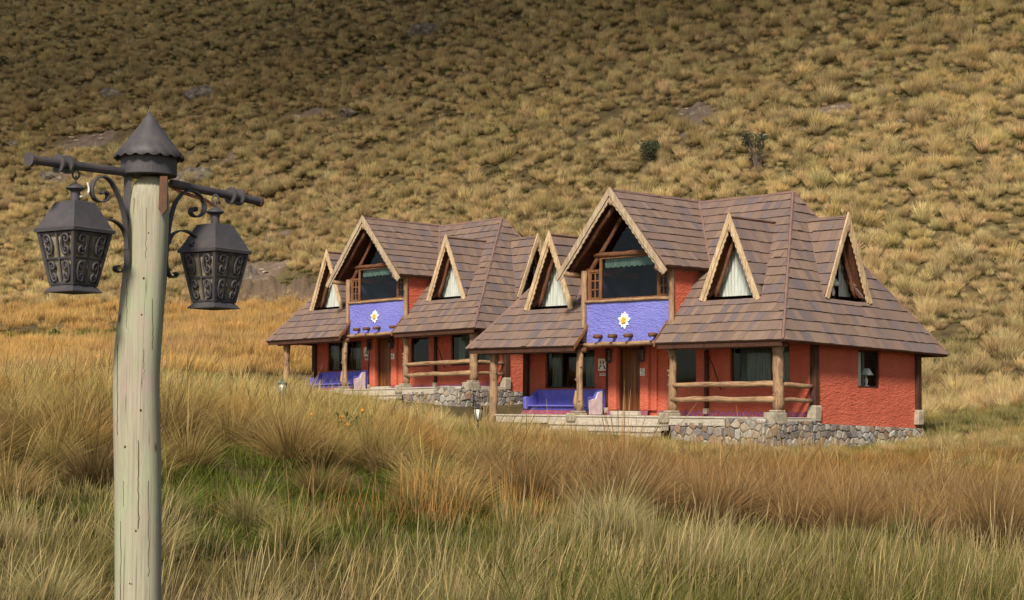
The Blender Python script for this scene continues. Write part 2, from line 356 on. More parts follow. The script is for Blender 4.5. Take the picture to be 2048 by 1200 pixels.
def grid(xs, ys, name, mat):
    gx, gy = np.meshgrid(xs, ys); gz = ground(gx, gy); v = np.c_[gx.ravel(), gy.ravel(), gz.ravel()]
    nx, ny = len(xs), len(ys); i = (np.arange(ny-1)[:, None]*nx+np.arange(nx-1)).ravel()
    f = np.c_[i, i+1, i+1+nx, i+nx]
    me = bpy.data.meshes.new(name); me.from_pydata(v.tolist(), [], f.tolist()); me.materials.append(mat)
    me.polygons.foreach_set('use_smooth', [True]*len(f)); o = bpy.data.objects.new(name, me); COL.objects.link(o); return o
def ground_mat():
    t = NT('hill_ground'); v = t.coord()
    a = t.noise(v, 0.22, 6, 0.65); b = t.noise(v, 1.3, 6, 0.7); c = t.noise(v, 0.07, 3)
    g = t.ramp(b, [(0.3, (0.07, 0.052, 0.03)), (0.5, (0.14, 0.105, 0.05)), (0.66, (0.17, 0.13, 0.055)), (0.8, (0.13, 0.13, 0.035))])
    s = t.ramp(b, [(0.3, (0.13, 0.09, 0.065)), (0.7, (0.27, 0.20, 0.15))])
    at = t.node('ShaderNodeAttribute', attribute_name='bare'); ad = t.node('ShaderNodeMath', operation='ADD'); mu = t.node('ShaderNodeMath', operation='MULTIPLY'); mu.inputs[1].default_value = .35
    t.link(at.outputs['Fac'], mu.inputs[0]); t.link(a, ad.inputs[0]); t.link(mu.outputs[0], ad.inputs[1])
    t.base(t.mix(g, s, t.ramp(ad.outputs[0], [(0.60, (0,0,0)), (0.72, (1,1,1))]))); t.bump(t.noise(v, 3.0, 7, 0.75), 1.0, 0.30); return t.set(0.95, 0, 0.1)
BARE = [(190,285,110,16),(620,232,70,11),(705,240,34,10),(1385,228,45,20),(1660,222,80,13),(1560,262,34,8),(430,330,44,8),(120,360,40,9),(520,545,60,18),(560,470,30,9)]
def bare_at(u, v):
    b = np.zeros_like(u)
    for a, c, ru, rv in BARE: d = ((u-a)/ru)**2+((v-c+.12*(u-a))/rv)**2; b = np.maximum(b, np.exp(-d*.7))
    return b
xs = np.r_[np.arange(-150, -40, 5), np.arange(-40, 40, 1.0), np.arange(40, 150, 5)]
ys = np.r_[np.arange(-20, 5, 2.5), np.arange(5, 130, 0.9), np.arange(130, 300, 3)]
gr = grid(xs, ys, 'ground', ground_mat())
_co = np.empty(len(gr.data.vertices)*3); gr.data.vertices.foreach_get('co', _co); _co = _co.reshape(-1, 3); _u, _v = uv_of(_co[:, 0], np.maximum(_co[:, 1], 1), _co[:, 2]); _b = np.where(_co[:, 1] > 58, bare_at(_u, _v), 0)
gr.data.attributes.new('bare', 'FLOAT', 'POINT').data.foreach_set('value', _b.astype('f')); tag(gr, 'dry grassy ground rising into a steep hillside', 'ground', kind='structure')

# ------------------------------------------------------------------ cottage
W2, D, ZE, ZB, ZR, A = 7.19, 8.87, 2.444, 2.232, 7.569, 4.142
GC = 0.02
def clip(poly, n, d):                       # keep n.p <= d (2D)
    out = []
    for i in range(len(poly)):
        p, q = poly[i], poly[(i+1) % len(poly)]; a = n[0]*p[0]+n[1]*p[1]-d; b = n[0]*q[0]+n[1]*q[1]-d
        if a <= 1e-9: out.append(p)
        if (a < -1e-9 and b > 1e-9) or (a > 1e-9 and b < -1e-9):
            k = a/(a-b); out.append((p[0]+(q[0]-p[0])*k, p[1]+(q[1]-p[1])*k))
    return out if len(out) >= 3 else []
def edges(poly):
    ar = sum(poly[i][0]*poly[(i+1) % len(poly)][1]-poly[(i+1) % len(poly)][0]*poly[i][1] for i in range(len(poly)))
    if ar < 0: poly = poly[::-1]
    for i in range(len(poly)):
        p, q = poly[i], poly[(i+1) % len(poly)]; n = (q[1]-p[1], p[0]-q[0]); yield n, n[0]*p[0]+n[1]*p[1]
def inter(a, b):
    for n, d in edges(b):
        if not a: return []
        a = clip(a, n, d)
    return a
def minus(a, hole):
    out = []
    for n, d in edges(hole):
        if not a: break
        o = clip(a, (-n[0], -n[1]), -d)
        if o: out.append(o)
        a = clip(a, n, d)
    return out
TILES = [lin(114,94,84), lin(110,92,83), lin(118,98,87), lin(106,90,83), lin(113,94,81), lin(104,91,89), lin(116,97,86), lin(99,88,88), lin(121,101,87)]
def slope(mb, deck, poly, ref0, ref1, holes=(), course=0.40, seed=0, th=0.038):
    rg = random.Random(seed); o = Vector(ref0); es = (Vector(ref1)-o).normalized()
    P3 = [Vector(p) for p in poly]; nn = None
    nn = es.cross(next(p for p in P3 if (p-o).cross(es).length > 0.5)-o).normalized()
    if nn.z < 0: nn = -nn
    et = nn.cross(es).normalized()
    if et.z < 0: et = -et
    to2 = lambda p: ((Vector(p)-o).dot(es), (Vector(p)-o).dot(et))
    to3 = lambda q, h: o+es*q[0]+et*q[1]+nn*h
    P2 = [to2(p) for p in P3]; H2d = [[to2(p) for p in h] for h in holes]
    t1 = max(p[1] for p in P2); t0m = min(p[1] for p in P2); s0 = min(p[0] for p in P2); s1 = max(p[0] for p in P2)
    k = int(math.floor(t0m/course))
    while k*course < t1:
        s = s0-rg.random()*0.25; jog = 0; left = 0
        while s < s1:
            if left <= 0: jog = rg.uniform(-0.022, 0.022); left = rg.randint(4, 7); base = rg.choice(TILES)
            w = rg.uniform(0.2, 0.29); a, b = k*course+jog, (k+1)*course+0.04
            if k == 0: a = 0.0
            a += rg.uniform(-.006, .006)*(k > 0); q = inter([(s, a), (s+w-0.006, a), (s+w-0.006, b), (s, b)], P2); pcs = [q] if q else []
            for h in H2d: pcs = [r for p in pcs for r in minus(p, h)]
            col = base if rg.random() < 0.45 else rg.choice(TILES); g = rg.uniform(0.92, 1.08); col = tuple(x*g for x in col)
            tt = th*rg.uniform(0.75, 1.35)*(1.5 if rg.random() < .03 else 1)
            for p in pcs:
                hh = lambda y: 0.012+tt*(1-(y-a)/(b-a)); m = len(p)
                mb.add([to3(x, hh(x[1])) for x in p]+[to3(x, 0.0) for x in p], [tuple(range(m))]+[(i, (i+1) % m, m+(i+1) % m, m+i) for i in range(m)], col)
            s += w; left -= 1
        k += 1
    pcs = [P2]
    for h in H2d: pcs = [r for p in pcs for r in minus(p, h)]
    for p in pcs: deck.prism([to3(x, -0.004) for x in p], -nn*0.09)
    return nn
def capstrip(mb, a, b, w=0.13, up=0.06, seg=0.5, seed=0, dn=(0,0,1)):
    a, b = Vector(a), Vector(b); rg = random.Random(seed); n = max(2, int((b-a).length/seg)); t = (b-a).normalized()
    side = t.cross(Vector(dn)).normalized(); u = side.cross(t).normalized()
    if u.z < 0: u = -u
    pts = []
    for i in range(n+1):
        p = a+(b-a)*i/n; j = rg.uniform(-0.01, 0.01)
        pts += [p+side*(w/2)+u*(up-0.075+j), p+side*(w*0.2)+u*(up+j), p-side*(w*0.2)+u*(up+j), p-side*(w/2)+u*(up-0.075+j)]
    mb.add(pts, [(i*4+k, i*4+k+1, i*4+5+k, i*4+4+k) for i in range(n) for k in range(3)]+[(0,1,2,3), (n*4+3,n*4+2,n*4+1,n*4)])
def barge(mb, apex, foot, inw, wid=0.2, th=0.06, wave=0.025, lam=0.28, tail=0.0):
    a, f = Vector(apex), Vector(foot); t = (f-a).normalized(); inw = Vector(inw).normalized()
    side = t.cross(inw).normalized()
    if side.z > 0: side = -side
    L = (f-a).length+tail; n = max(10, int(L/0.045)); vs = []; tan = math.tan(math.acos(min(1, -t.z)))
    for i in range(n+1):
        s = L*i/n; w = max(0.004, min(s*tan, wid+wave*abs(math.sin(math.pi*s/lam))-wave+0.008*math.sin(s*3.1)+0.005*math.sin(s*11)))
        lo = side*w
        for q in (a+t*s, a+t*s+lo): vs += [q, q+inw*th]
    fs = []
    for i in range(n):
        b = i*4; fs += [(b, b+2, b+6, b+4), (b+1, b+5, b+7, b+3), (b, b+4, b+5, b+1), (b+2, b+3, b+7, b+6)]
    fs += [(0,1,3,2), (n*4, n*4+2, n*4+3, n*4+1)]; mb.add(vs, fs)
def wavy_log(p, q, r, n=7, amp=0.02, seed=0, taper=0.0):
    rg = random.Random(seed); p, q = Vector(p), Vector(q); pts = []; rad = []
    for i in range(n):
        k = i/(n-1); pts.append(p.lerp(q, k)+Vector((rg.uniform(-amp, amp), rg.uniform(-amp, amp), rg.uniform(-amp, amp)))); rad.append(r*(1-taper*k)*rg.uniform(0.9, 1.1))
    return pts, rad
STONES = [lin(134,128,122), lin(150,146,138), lin(160,148,130), lin(112,106,106), lin(140,114,96), lin(168,162,150), lin(120,112,104), lin(146,132,120), lin(98,92,94)]
def masonry(mb, o, ea, nrm, poly, seed, size=.27):
    # rubble facing: one low relief stone per cell of an irregular net
    rg = random.Random(seed); o, ea, nrm = Vector(o), Vector(ea), Vector(nrm); x0, x1 = min(p[0] for p in poly), max(p[0] for p in poly); z0, z1 = min(p[1] for p in poly), max(p[1] for p in poly)
    pts = []; nx, nz = max(1, int((x1-x0)/size)), max(1, int((z1-z0)/(size*.8)))
    for j in range(nz+2):
        for i in range(-1, nx+2): pts.append((x0+(i+.5*(j % 2)+rg.uniform(-.38, .38))*(x1-x0)/nx, z0+(j+rg.uniform(-.36, .36))*(z1-z0)/nz))
    for a, b in pts:
        c = list(poly)
        for p, q in pts:
            if (p, q) == (a, b) or (p-a)**2+(q-b)**2 > (3.2*size)**2 or not c: continue
            n = (p-a, q-b); c = clip(c, n, (p*p+q*q-a*a-b*b)/2)
        if not c: continue
        cx, cz = sum(p[0] for p in c)/len(c), sum(p[1] for p in c)/len(c); h = rg.uniform(.03, .075)
        if max(abs(p[0]-cx) for p in c) < .04: continue
        f = lambda k, d, tl=0: [o+ea*(cx+(p[0]-cx)*k)+Vector((0, 0, cz+(p[1]-cz)*k))+nrm*(d+tl*(p[0]-cx)) for p in c]
        tl = rg.uniform(-.12, .12); L = f(.93, -.01)+f(.90, h*.55)+f(.70, h, tl); m = len(c)
        mb.add(L, [(i+r*m, (i+1) % m+r*m, (i+1) % m+(r+1)*m, i+(r+1)*m) for r in (0, 1) for i in range(m)]+[tuple(range(2*m, 3*m))], sc3(rg.choice(STONES), rg.uniform(.85, 1.15)))
def curtain(mb, x0, x1, z0, z1, y, amp=0.03, lam=0.13, top=None, fr=None, seed=0):
    rg = random.Random(seed); n = max(4, int(abs(x1-x0)/0.02)); vs = []; m = 0
    for i in range(n+1):
        x = x0+(x1-x0)*i/n; ph = rg.uniform(-0.1, 0.1)
        zt = min(z1, top(x)) if top else z1
        if zt < z0+0.02: zt = z0+0.02
        for z, k in ((z0, 1.0), (zt, 0.5)):
            vs.append(fr(x, y+amp*k*math.sin(2*math.pi*x/lam+ph), z) if fr else (x, y+amp*k*math.sin(2*math.pi*x/lam+ph), z))
    mb.add(vs, [(i*2, i*2+2, i*2+3, i*2+1) for i in range(n)])
def pane_rect(mb, x0, x1, z0, z1, y): mb.add([(x0,y,z0),(x1,y,z0),(x1,y,z1),(x0,y,z1)], [(0,1,2,3)])
def wall_panel(mb, x0, x1, z0, z1, y0, y1, holes, fr=lambda x, y, z: (x, y, z)):
    X = sorted({x0, x1}|{h[i] for h in holes for i in (0, 1)}); Z = sorted({z0, z1}|{h[i] for h in holes for i in (2, 3)})
    solid = lambda i, j: 0 <= i < len(X)-1 and 0 <= j < len(Z)-1 and not any(h[0]-1e-6 <= X[i] and X[i+1] <= h[1]+1e-6 and h[2]-1e-6 <= Z[j] and Z[j+1] <= h[3]+1e-6 for h in holes)
    for i in range(len(X)-1):
        for j in range(len(Z)-1):
            if not solid(i, j): continue
            a, b, c, d = X[i], X[i+1], Z[j], Z[j+1]
            q = [[(a,y0,c),(b,y0,c),(b,y0,d),(a,y0,d)], [(a,y1,c),(a,y1,d),(b,y1,d),(b,y1,c)]]
            if not solid(i-1, j): q.append([(a,y0,c),(a,y0,d),(a,y1,d),(a,y1,c)])
            if not solid(i+1, j): q.append([(b,y0,c),(b,y1,c),(b,y1,d),(b,y0,d)])
            if not solid(i, j-1): q.append([(a,y0,c),(a,y1,c),(b,y1,c),(b,y0,c)])
            if not solid(i, j+1): q.append([(a,y0,d),(b,y0,d),(b,y1,d),(a,y1,d)])
            for f in q: mb.add([fr(*p) for p in f], [(0,1,2,3)])
def window(parent, name, x0, x1, z0, z1, y, mull=(), rail=(), curt=None, fr=lambda x, y, z: (x, y, z), cm='green_curtain', fw=0.06, gm='glass'):
    m = MB()
    def b(a0, a1, c0, c1, y0, y1):
        vs = [fr(x, yy, z) for z in (c0, c1) for yy in (y0, y1) for x in (a0, a1)]
        m.add(vs, [(0,1,3,2),(4,6,7,5),(0,4,5,1),(2,3,7,6),(0,2,6,4),(1,5,7,3)])
    b(x0, x0+fw, z0, z1, y, y+0.07); b(x1-fw, x1, z0, z1, y, y+0.07); b(x0+fw, x1-fw, z0, z0+fw, y, y+0.07); b(x0+fw, x1-fw, z1-fw, z1, y, y+0.07)
    for x in mull: b(x-0.022, x+0.022, z0+fw, z1-fw, y+0.012, y+0.06)
    w = m.build(name, M['dark_wood'], parent)
    g = MB(); g.add([fr(x0+fw, y+0.035, z0+fw), fr(x1-fw, y+0.035, z0+fw), fr(x1-fw, y+0.035, z1-fw), fr(x0+fw, y+0.035, z1-fw)], [(0,1,2,3)]); g.build('pane', M[gm], w, fixn=False)
    for k, (c0, c1, ct) in enumerate(curt or ()):
        c = MB(); curtain(c, c0, c1, z0+0.03, z1-0.03, y+0.16, fr=fr, seed=k); c.build('curtain', M[ct], w, smooth=True, fixn=False)
    return w
def dormer(root, fr, hw, zf, zp, back, seed, curt_gap=False, cm='curtain'):
    # fr(a, b, z): a across, b inward
    P = lambda a, b, z: Vector(fr(a, b, z)); t = MB(); dk = MB()
    b0 = -0.02
    for s in (-1, 1):
        ft, ap, bk = P(s*hw, b0, zf), P(0, b0, zp), P(0, back+0.05, zp)
        slope(t, dk, [ft, ap, bk], ap, bk, course=0.40, seed=seed+s, th=0.04) if False else slope(t, dk, [ft, ap, bk], ft, ft+(bk-ap), course=0.40, seed=seed+s, th=0.04)
    d = t.build('dormer', M['tile'], root)
    dk.build('dormer_deck', M['soffit'], d)
    for s in (-1, 1):
        iw = P(0, 1, 0)-P(0, 0, 0); bb = MB(); barge(bb, P(0, b0-0.07, zp+0.13), P(s*(hw+0.02), b0-0.07, zf-0.02), iw, 0.155, 0.04, wave=0.006, tail=0.06+.03*s)
        bb.build('bargeboard', M['barge'], d)
        bb = MB(); barge(bb, P(0, b0-0.028, zp+0.10), P(s*(hw+0.005), b0-0.028, zf-0.02), iw, 0.225, 0.03, wave=0.035, lam=.2, tail=0.02); bb.build('scalloped_trim', M['barge'], d)
    rb = MB()
    for s in (-1, 1):
        p, r = wavy_log(P(s*(hw-0.30), 0.34, zf+0.02), P(s*0.06, 0.34, zp-0.62), 0.07, seed=seed+7+s); rb = MB(); rb.tube(p, r, 8); rb.build('rafter', M['dark_log'], d, smooth=True)
    ed = MB(); ed.tube([P(0, -0.07, zp-0.47), P(0, 0.9, zp-0.47)], 0.065, 9); ed.build('ridge_log', M['log'], d, smooth=True)
    fl = MB(); fl.add([P(-hw+.12, 0.0, zf+0.02), P(hw-.12, 0.0, zf+0.02), P(hw-.12, 0.75, zf+0.05), P(-hw+.12, 0.75, zf+0.05)], [(0,1,2,3)]); fl.build('sill', M['dark_wood'], d, fixn=False)
    g = MB(); k = (hw-0.1)/(zp-zf-0.1); gb = 0.52
    g.add([P(-hw+.1, gb, zf+.03), P(hw-.1, gb, zf+.03), P(0, gb, zp-.1)], [(0,1,2)]); g.build('pane', M['clear_glass'], d, fixn=False)
    c = MB(); top = lambda x: zp-0.15-abs(x)/k*1.0
    if curt_gap:
        curtain(c, 0.42, hw-.14, zf+.04, 9, gb+.10, top=top, fr=lambda a, b, z: P(a, b, z), seed=seed)
    else: curtain(c, -hw+.12, hw-.12, zf+.04, 9, gb+.10, top=top, fr=lambda a, b, z: P(a, b, z), seed=seed)
    c.build('curtain', M[cm], d, smooth=True, fixn=False)
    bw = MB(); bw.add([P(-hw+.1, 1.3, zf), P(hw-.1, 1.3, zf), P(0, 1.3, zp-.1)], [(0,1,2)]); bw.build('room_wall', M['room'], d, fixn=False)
    return d

def make_cottage(label):
    root = empty('cottage', (0,0,0), label, 'house', 'red cottages with blue gable panels')
    zs = lambda y: ZE+(ZR-ZE)*y/(D/2)
    # ---- roof
    t = MB(); dk = MB()
    EFL, EFR, EBR, EBL, RL, RR_ = (-W2,0,ZE), (W2,0,ZE), (W2,D,ZB), (-W2,D,ZB), (-A,D/2,ZR), (A,D/2,ZR)
    yv = (4.95-ZE)/(ZR-ZE)*D/2
    gx = 2.48
    hole_g = [(-1.68,-1,ZE-1.156),(2.03,-1,ZE-1.156),(2.03,yv,zs(yv)),(GC,D/2,ZR),(-1.68,yv,zs(yv))]
    def dh(x): return [(x-1.1, 1.20, zs(1.20)), (x+1.1, 1.20, zs(1.20)), (x, 3.3, zs(3.3))]
    slope(t, dk, [EFL, EFR, RR_, RL], EFL, EFR, [hole_g, dh(4.134), dh(-4.134)], seed=1)
    sx = lambda x: ZE+(W2-x)*(ZR-ZE)/(W2-A)
    xs_ = 6.30
    slope(t, dk, [EFR, EBR, RR_], EFR, EBR, [[(xs_, 4.434-1.08, sx(xs_)-.06), (xs_, 4.434+1.08, sx(xs_)-.1), (5.0, 4.434, sx(5.0)-.06)]], seed=2)
    slope(t, dk, [EBL, EFL, RL], EFL, EBL, seed=3)
    slope(t, dk, [EBR, EBL, RL, RR_], EBR, EBL, seed=4)
    roof = t.build('roof', M['tile'], root); dk.build('roof_deck', M['soffit'], roof)
    c = MB()
    for i, (a, b) in enumerate([(EFR, RR_), (EBR, RR_), (EFL, RL), (EBL, RL), (RL, RR_)]): capstrip(c, a, b, seed=i)
    c.build('ridge_cap', M['flash'], roof)
    v = MB()
    for s in (-1, 1): capstrip(v, (GC+s*gx, yv, 4.95+.03), (GC, D/2, ZR+.03), 0.15, 0.055, seed=20+s)
    for x, hw in ((4.134, 1.2), (-4.134, 1.2)):
        for s in (-1, 1): capstrip(v, (x+s*(hw+.04), 1.28, zs(1.28)), (x, 3.48, zs(3.48)), 0.12, 0.05, seed=30+s)
    for s in (-1, 1): capstrip(v, (6.33, 4.434+s*1.25, sx(6.33)-.04), (W2-(6.6-ZE)*(W2-A)/(ZR-ZE), 4.434, 6.6), 0.12, 0.05, seed=40+s)
    v.build('valley_flashing', M['flash'], roof)
    e = MB()
    for x, s in ((-1.66, 1), (2.01, -1)):
        rk = MB(); p = [(x, -0.02, zs(0)-.10), (x, 1.9, zs(1.9)-.10), (x, 1.9, zs(1.9)+.06), (x, -0.02, zs(0)+.06)]; rk.prism(p, (0.05*s, 0, 0)); rk.build('rake_board', M['frame_wood'], roof)
    for a, b in ((-7.1, -1.70), (2.05, 7.1)): e = MB(); e.box(a, b, 0.05, 0.10, ZE-.17, ZE-.04); e.build('fascia', M['dark_wood'], roof)
    # ---- cross gable
    t = MB(); dk = MB(); y0 = -0.03; zp = ZR+.02
    for s in (-1, 1):
        ft = (GC+s*gx, y0, 4.95); ap = (GC, y0, zp); vb = (GC+s*gx, yv, 4.95); vt = (GC, D/2, zp)
        slope(t, dk, [ft, ap, vt, vb], ft, vb, course=0.40, seed=50+s)
    gab = t.build('gable_roof', M['tile'], root); dk.build('gable_deck', M['soffit'], gab)
    c = MB(); capstrip(c, (GC, y0, zp), (GC, D/2+.1, zp+.01), seed=60); c.build('ridge_cap', M['flash'], gab)
    for s in (-1, 1):
        bb = MB(); barge(bb, (GC, y0-.08, zp+.12), (GC+s*(gx+.03), y0-.08, 4.86), (0, 1, 0), 0.19, 0.045, 0.006, 0.3, 0.10); bb.build('bargeboard', M['barge_grey'], gab)
        bb = MB(); barge(bb, (GC, y0-.033, zp+.08), (GC+s*(gx+.01), y0-.033, 4.86), (0, 1, 0), 0.27, 0.03, 0.04, 0.22, 0.05); bb.build('scalloped_trim', M['barge_grey'], gab)
        p, r = wavy_log((GC+s*(gx-.30), 0.25, 4.98), (GC+s*.08, 0.25, zp-.50), 0.085, seed=61+s); m = MB(); m.tube(p, r, 9); m.build('rafter', M['dark_log'], gab, smooth=True)
        p, r = wavy_log((GC+s*(gx-.62), 0.72, 4.75), (GC+s*.04, 0.72, zp-.70), 0.085, seed=65+s); m = MB(); m.tube(p, r, 9); m.build('rafter', M['dark_log'], gab, smooth=True)
        m = MB(); p, r = wavy_log((GC+s*(gx-.38), -0.05, 4.90), (GC+s*(gx-.38), 2.0, 4.90), 0.10, seed=68+s); m.tube(p, r, 10); m.build('purlin', M['log'], gab, smooth=True)
    m = MB(); m.tube([(GC, -0.06, zp-.42), (GC, 2.6, zp-.42)], 0.085, 10); m.build('ridge_log', M['log'], gab, smooth=True)
    # ---- gable front
    gw = MB()
    gw.box(2.02, 2.2, 0.72, 4.0, 2.45, 5.12); gw.box(-1.86, -1.68, 0.72, 4.0, 2.45, 5.12)
    gw.build('gable_wall', M['coral'], root)
    bp = MB(); bp.box(-1.70, 2.06, 0.60, 0.80, 2.54, 3.93); bp.build('gable_panel', M['blue'], root, bevel=0.03)
    for x in (-1.80, 2.19):
        p, r = wavy_log((x, 0.60, 2.60), (x, 0.60, 5.02), 0.105, 6, 0.015, seed=int(x*10)); m = MB(); m.tube(p, r, 9); m.build('gable_post', M['log'], root, smooth=True)
    p, r = wavy_log((-1.85, 0.55, 2.50), (2.2, 0.55, 2.50), 0.075, 9, 0.018, seed=3); m = MB(); m.tube(p, r, 9); m.build('gable_beam', M['log_x'], root, smooth=True)
    for x in (-0.98, -0.30, 0.42, 1.52):
        m = MB(); m.tube([(x, 0.27, 2.76), (x+.01, 0.62, 2.77)], 0.07, 10); m.build('log_end', M['dark_log'], root, smooth=True)
    # flower emblem
    fl = MB(); fc = Vector((0.10, 0.56, 3.29))
    for k in range(9):
        a = 2*math.pi*k/9+0.12+0.1*math.sin(k*5); L = 0.285+0.03*math.sin(k*3.7); d = Vector((math.sin(a)*0.95, 0, math.cos(a))); s = Vector((math.cos(a), 0, -math.sin(a)))*.85
        p = [fc+d*.08-s*.05, fc+d*.2-s*.075, fc+d*(L-.06)-s*.05, fc+d*L, fc+d*(L-.06)+s*.05, fc+d*.2+s*.075, fc+d*.08+s*.05]
        fl.prism(p, (0, 0.05+.004*k, 0))
    em = fl.build('flower_emblem', M['white'], root)
    yc = MB()
    for dx, dz in ((0,.07),(.06,.04),(-.065,.0),(0,0),(.055,-.055),(-.035,-.07)): yc.lathe([(.01,-.05),(.036,-.03),(.046,0),(.036,.03),(.01,.05)], fc+Vector((dx,-.02,dz)), 8)
    yc.build('flower_centre', M['yellow'], em, smooth=True)
    # gable window
    gwn = MB(); y = 0.64
    for x in (-1.62, -1.08, 1.56, 2.02): gwn.box(x-.045, x+.045, y, y+.09, 4.06, 5.06 if abs(x-.2) > 1.5 else 5.46)
    gwn.box(-1.66, 2.06, y-.002, y+.092, 3.98, 4.06); gwn.box(-1.574, -1.126, y, y+.09, 4.98, 5.06); gwn.box(1.606, 1.974, y, y+.09, 4.98, 5.06); gwn.box(-1.034, 1.514, y, y+.09, 5.40, 5.46)
    win = gwn.build('gable_window', M['frame_wood'], root)
    for x0, x1 in ((-1.574, -1.126), (1.606, 1.974)):
        m = MB(); xm = (x0+x1)/2; m.box(x0, x0+.04, y+.02, y+.07, 4.07, 4.97); m.box(x1-.04, x1, y+.02, y+.07, 4.07, 4.97); m.box(xm-.02, xm+.02, y+.022, y+.068, 4.07, 4.97)
        for z in (4.07, 4.36, 4.66, 4.93): m.box(x0+.04, x1-.04, y+.025, y+.065, z, z+.04)
        m.build('sash', M['frame_wood'], win)
    g = MB(); pane_rect(g, -1.6, 2.0, 4.06, 5.02, y+.05); pane_rect(g, -1.034, 1.514, 5.02, 5.40, y+.05)
    g.add([(-1.2,y+.06,5.56),(1.54,y+.06,5.56),(GC,y+.06,7.05)], [(0,1,2)]); g.build('pane', M['glass'], win, fixn=False)
    m = MB(); p, r = wavy_log((-1.35, y+.02, 5.53), (1.72, y+.02, 5.53), 0.09, 8, 0.012, seed=8); m.tube(p, r, 9); m.build('header_log', M['dark_log'], win, smooth=True)
    m = MB(); p, r = wavy_log((-1.85, y-.06, 3.96), (2.22, y-.06, 3.96), 0.055, 9, 0.012, seed=9); m.tube(p, r, 8); m.build('sill_log', M['log_x'], win, smooth=True)
    m = MB(); n = 110; vs = []
    for i in range(n+1):
        x = -0.99+2.46*i/n; yy = y+.14+.02*math.sin(x*48); zz = 5.14-.05*abs(math.sin(x*13))
        vs += [(x, yy, zz), (x, yy, 5.40)]
    m.add(vs, [(i*2, i*2+2, i*2+3, i*2+1) for i in range(n)]); m.build('valance', M['teal'], win, smooth=True, fixn=False)
    # upstairs room
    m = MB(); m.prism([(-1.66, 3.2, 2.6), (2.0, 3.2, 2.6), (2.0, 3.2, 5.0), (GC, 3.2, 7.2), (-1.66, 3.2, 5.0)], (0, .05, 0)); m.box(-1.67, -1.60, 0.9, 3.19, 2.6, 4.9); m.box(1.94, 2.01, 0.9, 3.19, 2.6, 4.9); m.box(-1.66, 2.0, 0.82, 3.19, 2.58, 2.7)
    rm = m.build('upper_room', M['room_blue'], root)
    for x, z, w, h in ((-0.7, 4.4, .3, .4), (0.2, 4.45, .22, .3), (0.85, 4.35, .4, .34)):
        m = MB(); m.box(x-w, x+w, 3.15, 3.195, z-h, z+h); m.build('wall_picture', M['dark_wood'], rm)
    # ---- dormers
    dormer(root, lambda a, b, z: (4.134+a, 1.21+b, z), 1.2, 3.93, 6.52, 2.32, 100)
    dormer(root, lambda a, b, z: (-4.134+a, 1.21+b, z), 1.2, 3.93, 6.52, 2.32, 110)
    dormer(root, lambda a, b, z: (6.32-b, 4.434+a, z), 1.2, 3.98, 6.62, 1.62, 120, True)
    # ---- walls
    w = MB(); yw = 2.2
    wall_panel(w, -6.30, 6.55, 0.06, 3.2, yw, yw+.2, [(-5.35,-2.85,1.06,2.42), (0.62,1.85,1.10,2.42), (3.30,5.72,1.08,2.46), (-1.60,-0.52,0.27,2.44)])
    w.build('front_wall', M['coral'], root)
    m = MB(); m.box(-2.0, -1.62, 1.98, 2.198, 0.28, 2.5); m.box(-0.50, -0.12, 1.98, 2.198, 0.28, 2.5); m.box(-0.12, 0.16, 2.10, 2.198, 0.28, 2.5); m.build('door_surround', M['coral'], root, bevel=0.04)
    w = MB(); wall_panel(w, 2.402, 7.95, -0.3, 3.0, 0, 0.2, [(4.62, 5.82, 1.08, 2.30)], fr=lambda a, b, z: (6.60-b, a, z)); w.build('side_wall', M['coral'], root)
    w = MB(); w.box(-6.30, -6.10, 2.402, 7.95, -.3, 3.0); w.box(-6.098, 6.398, 7.75, 7.95, -.3, 3.0); w.build('back_wall', M['coral'], root)
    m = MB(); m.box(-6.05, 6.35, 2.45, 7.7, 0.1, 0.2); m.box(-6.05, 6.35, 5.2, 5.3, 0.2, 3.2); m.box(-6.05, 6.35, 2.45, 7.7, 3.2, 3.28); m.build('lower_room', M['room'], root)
    # windows
    window(root, 'bench_window', -5.35, -2.85, 1.06, 2.42, 2.26, (-4.55, -3.6), curt=[(-5.2,-4.7,'green_curtain'), (-3.5,-2.95,'green_curtain')])
    window(root, 'door_window', 0.62, 1.85, 1.10, 2.42, 2.26)
    window(root, 'porch_window', 3.30, 5.72, 1.08, 2.46, 2.26, (4.95,), curt=[(3.55,4.9,'green_curtain'), (5.3,5.65,'green_curtain')])
    frs = lambda a, b, z: (6.60-b, a, z)
    window(root, 'side_window', 4.62, 5.82, 1.08, 2.30, 0.06, fr=frs, gm='clear_glass', curt=[(4.66, 5.08, 'curtain')])
    # door
    d = MB()
    for i in range(3): d.box(-1.54+i*.322, -1.54+i*.322+.315, 2.24+.004*(i % 2), 2.30, 0.29, 2.38)
    dr = d.build('door', M['door'], root)
    m = MB(); m.box(-1.60, -1.54, 2.18, 2.32, 0.27, 2.44); m.box(-0.58, -0.52, 2.18, 2.32, 0.27, 2.44); m.box(-1.54, -0.58, 2.18, 2.32, 2.38, 2.44); m.build('door_frame', M['dark_wood'], dr)
    m = MB(); m.tube([(-0.66, 2.24, 1.25), (-0.66, 2.18, 1.25), (-0.66, 2.18, 1.40), (-0.66, 2.24, 1.40)], 0.014, 6); m.build('door_handle', M['iron'], dr)
    m = MB(); m.box(-1.72, -0.42, 1.80, 2.19, 0.125, 0.27); m.build('door_step', M['concrete'], root, bevel=0.015)
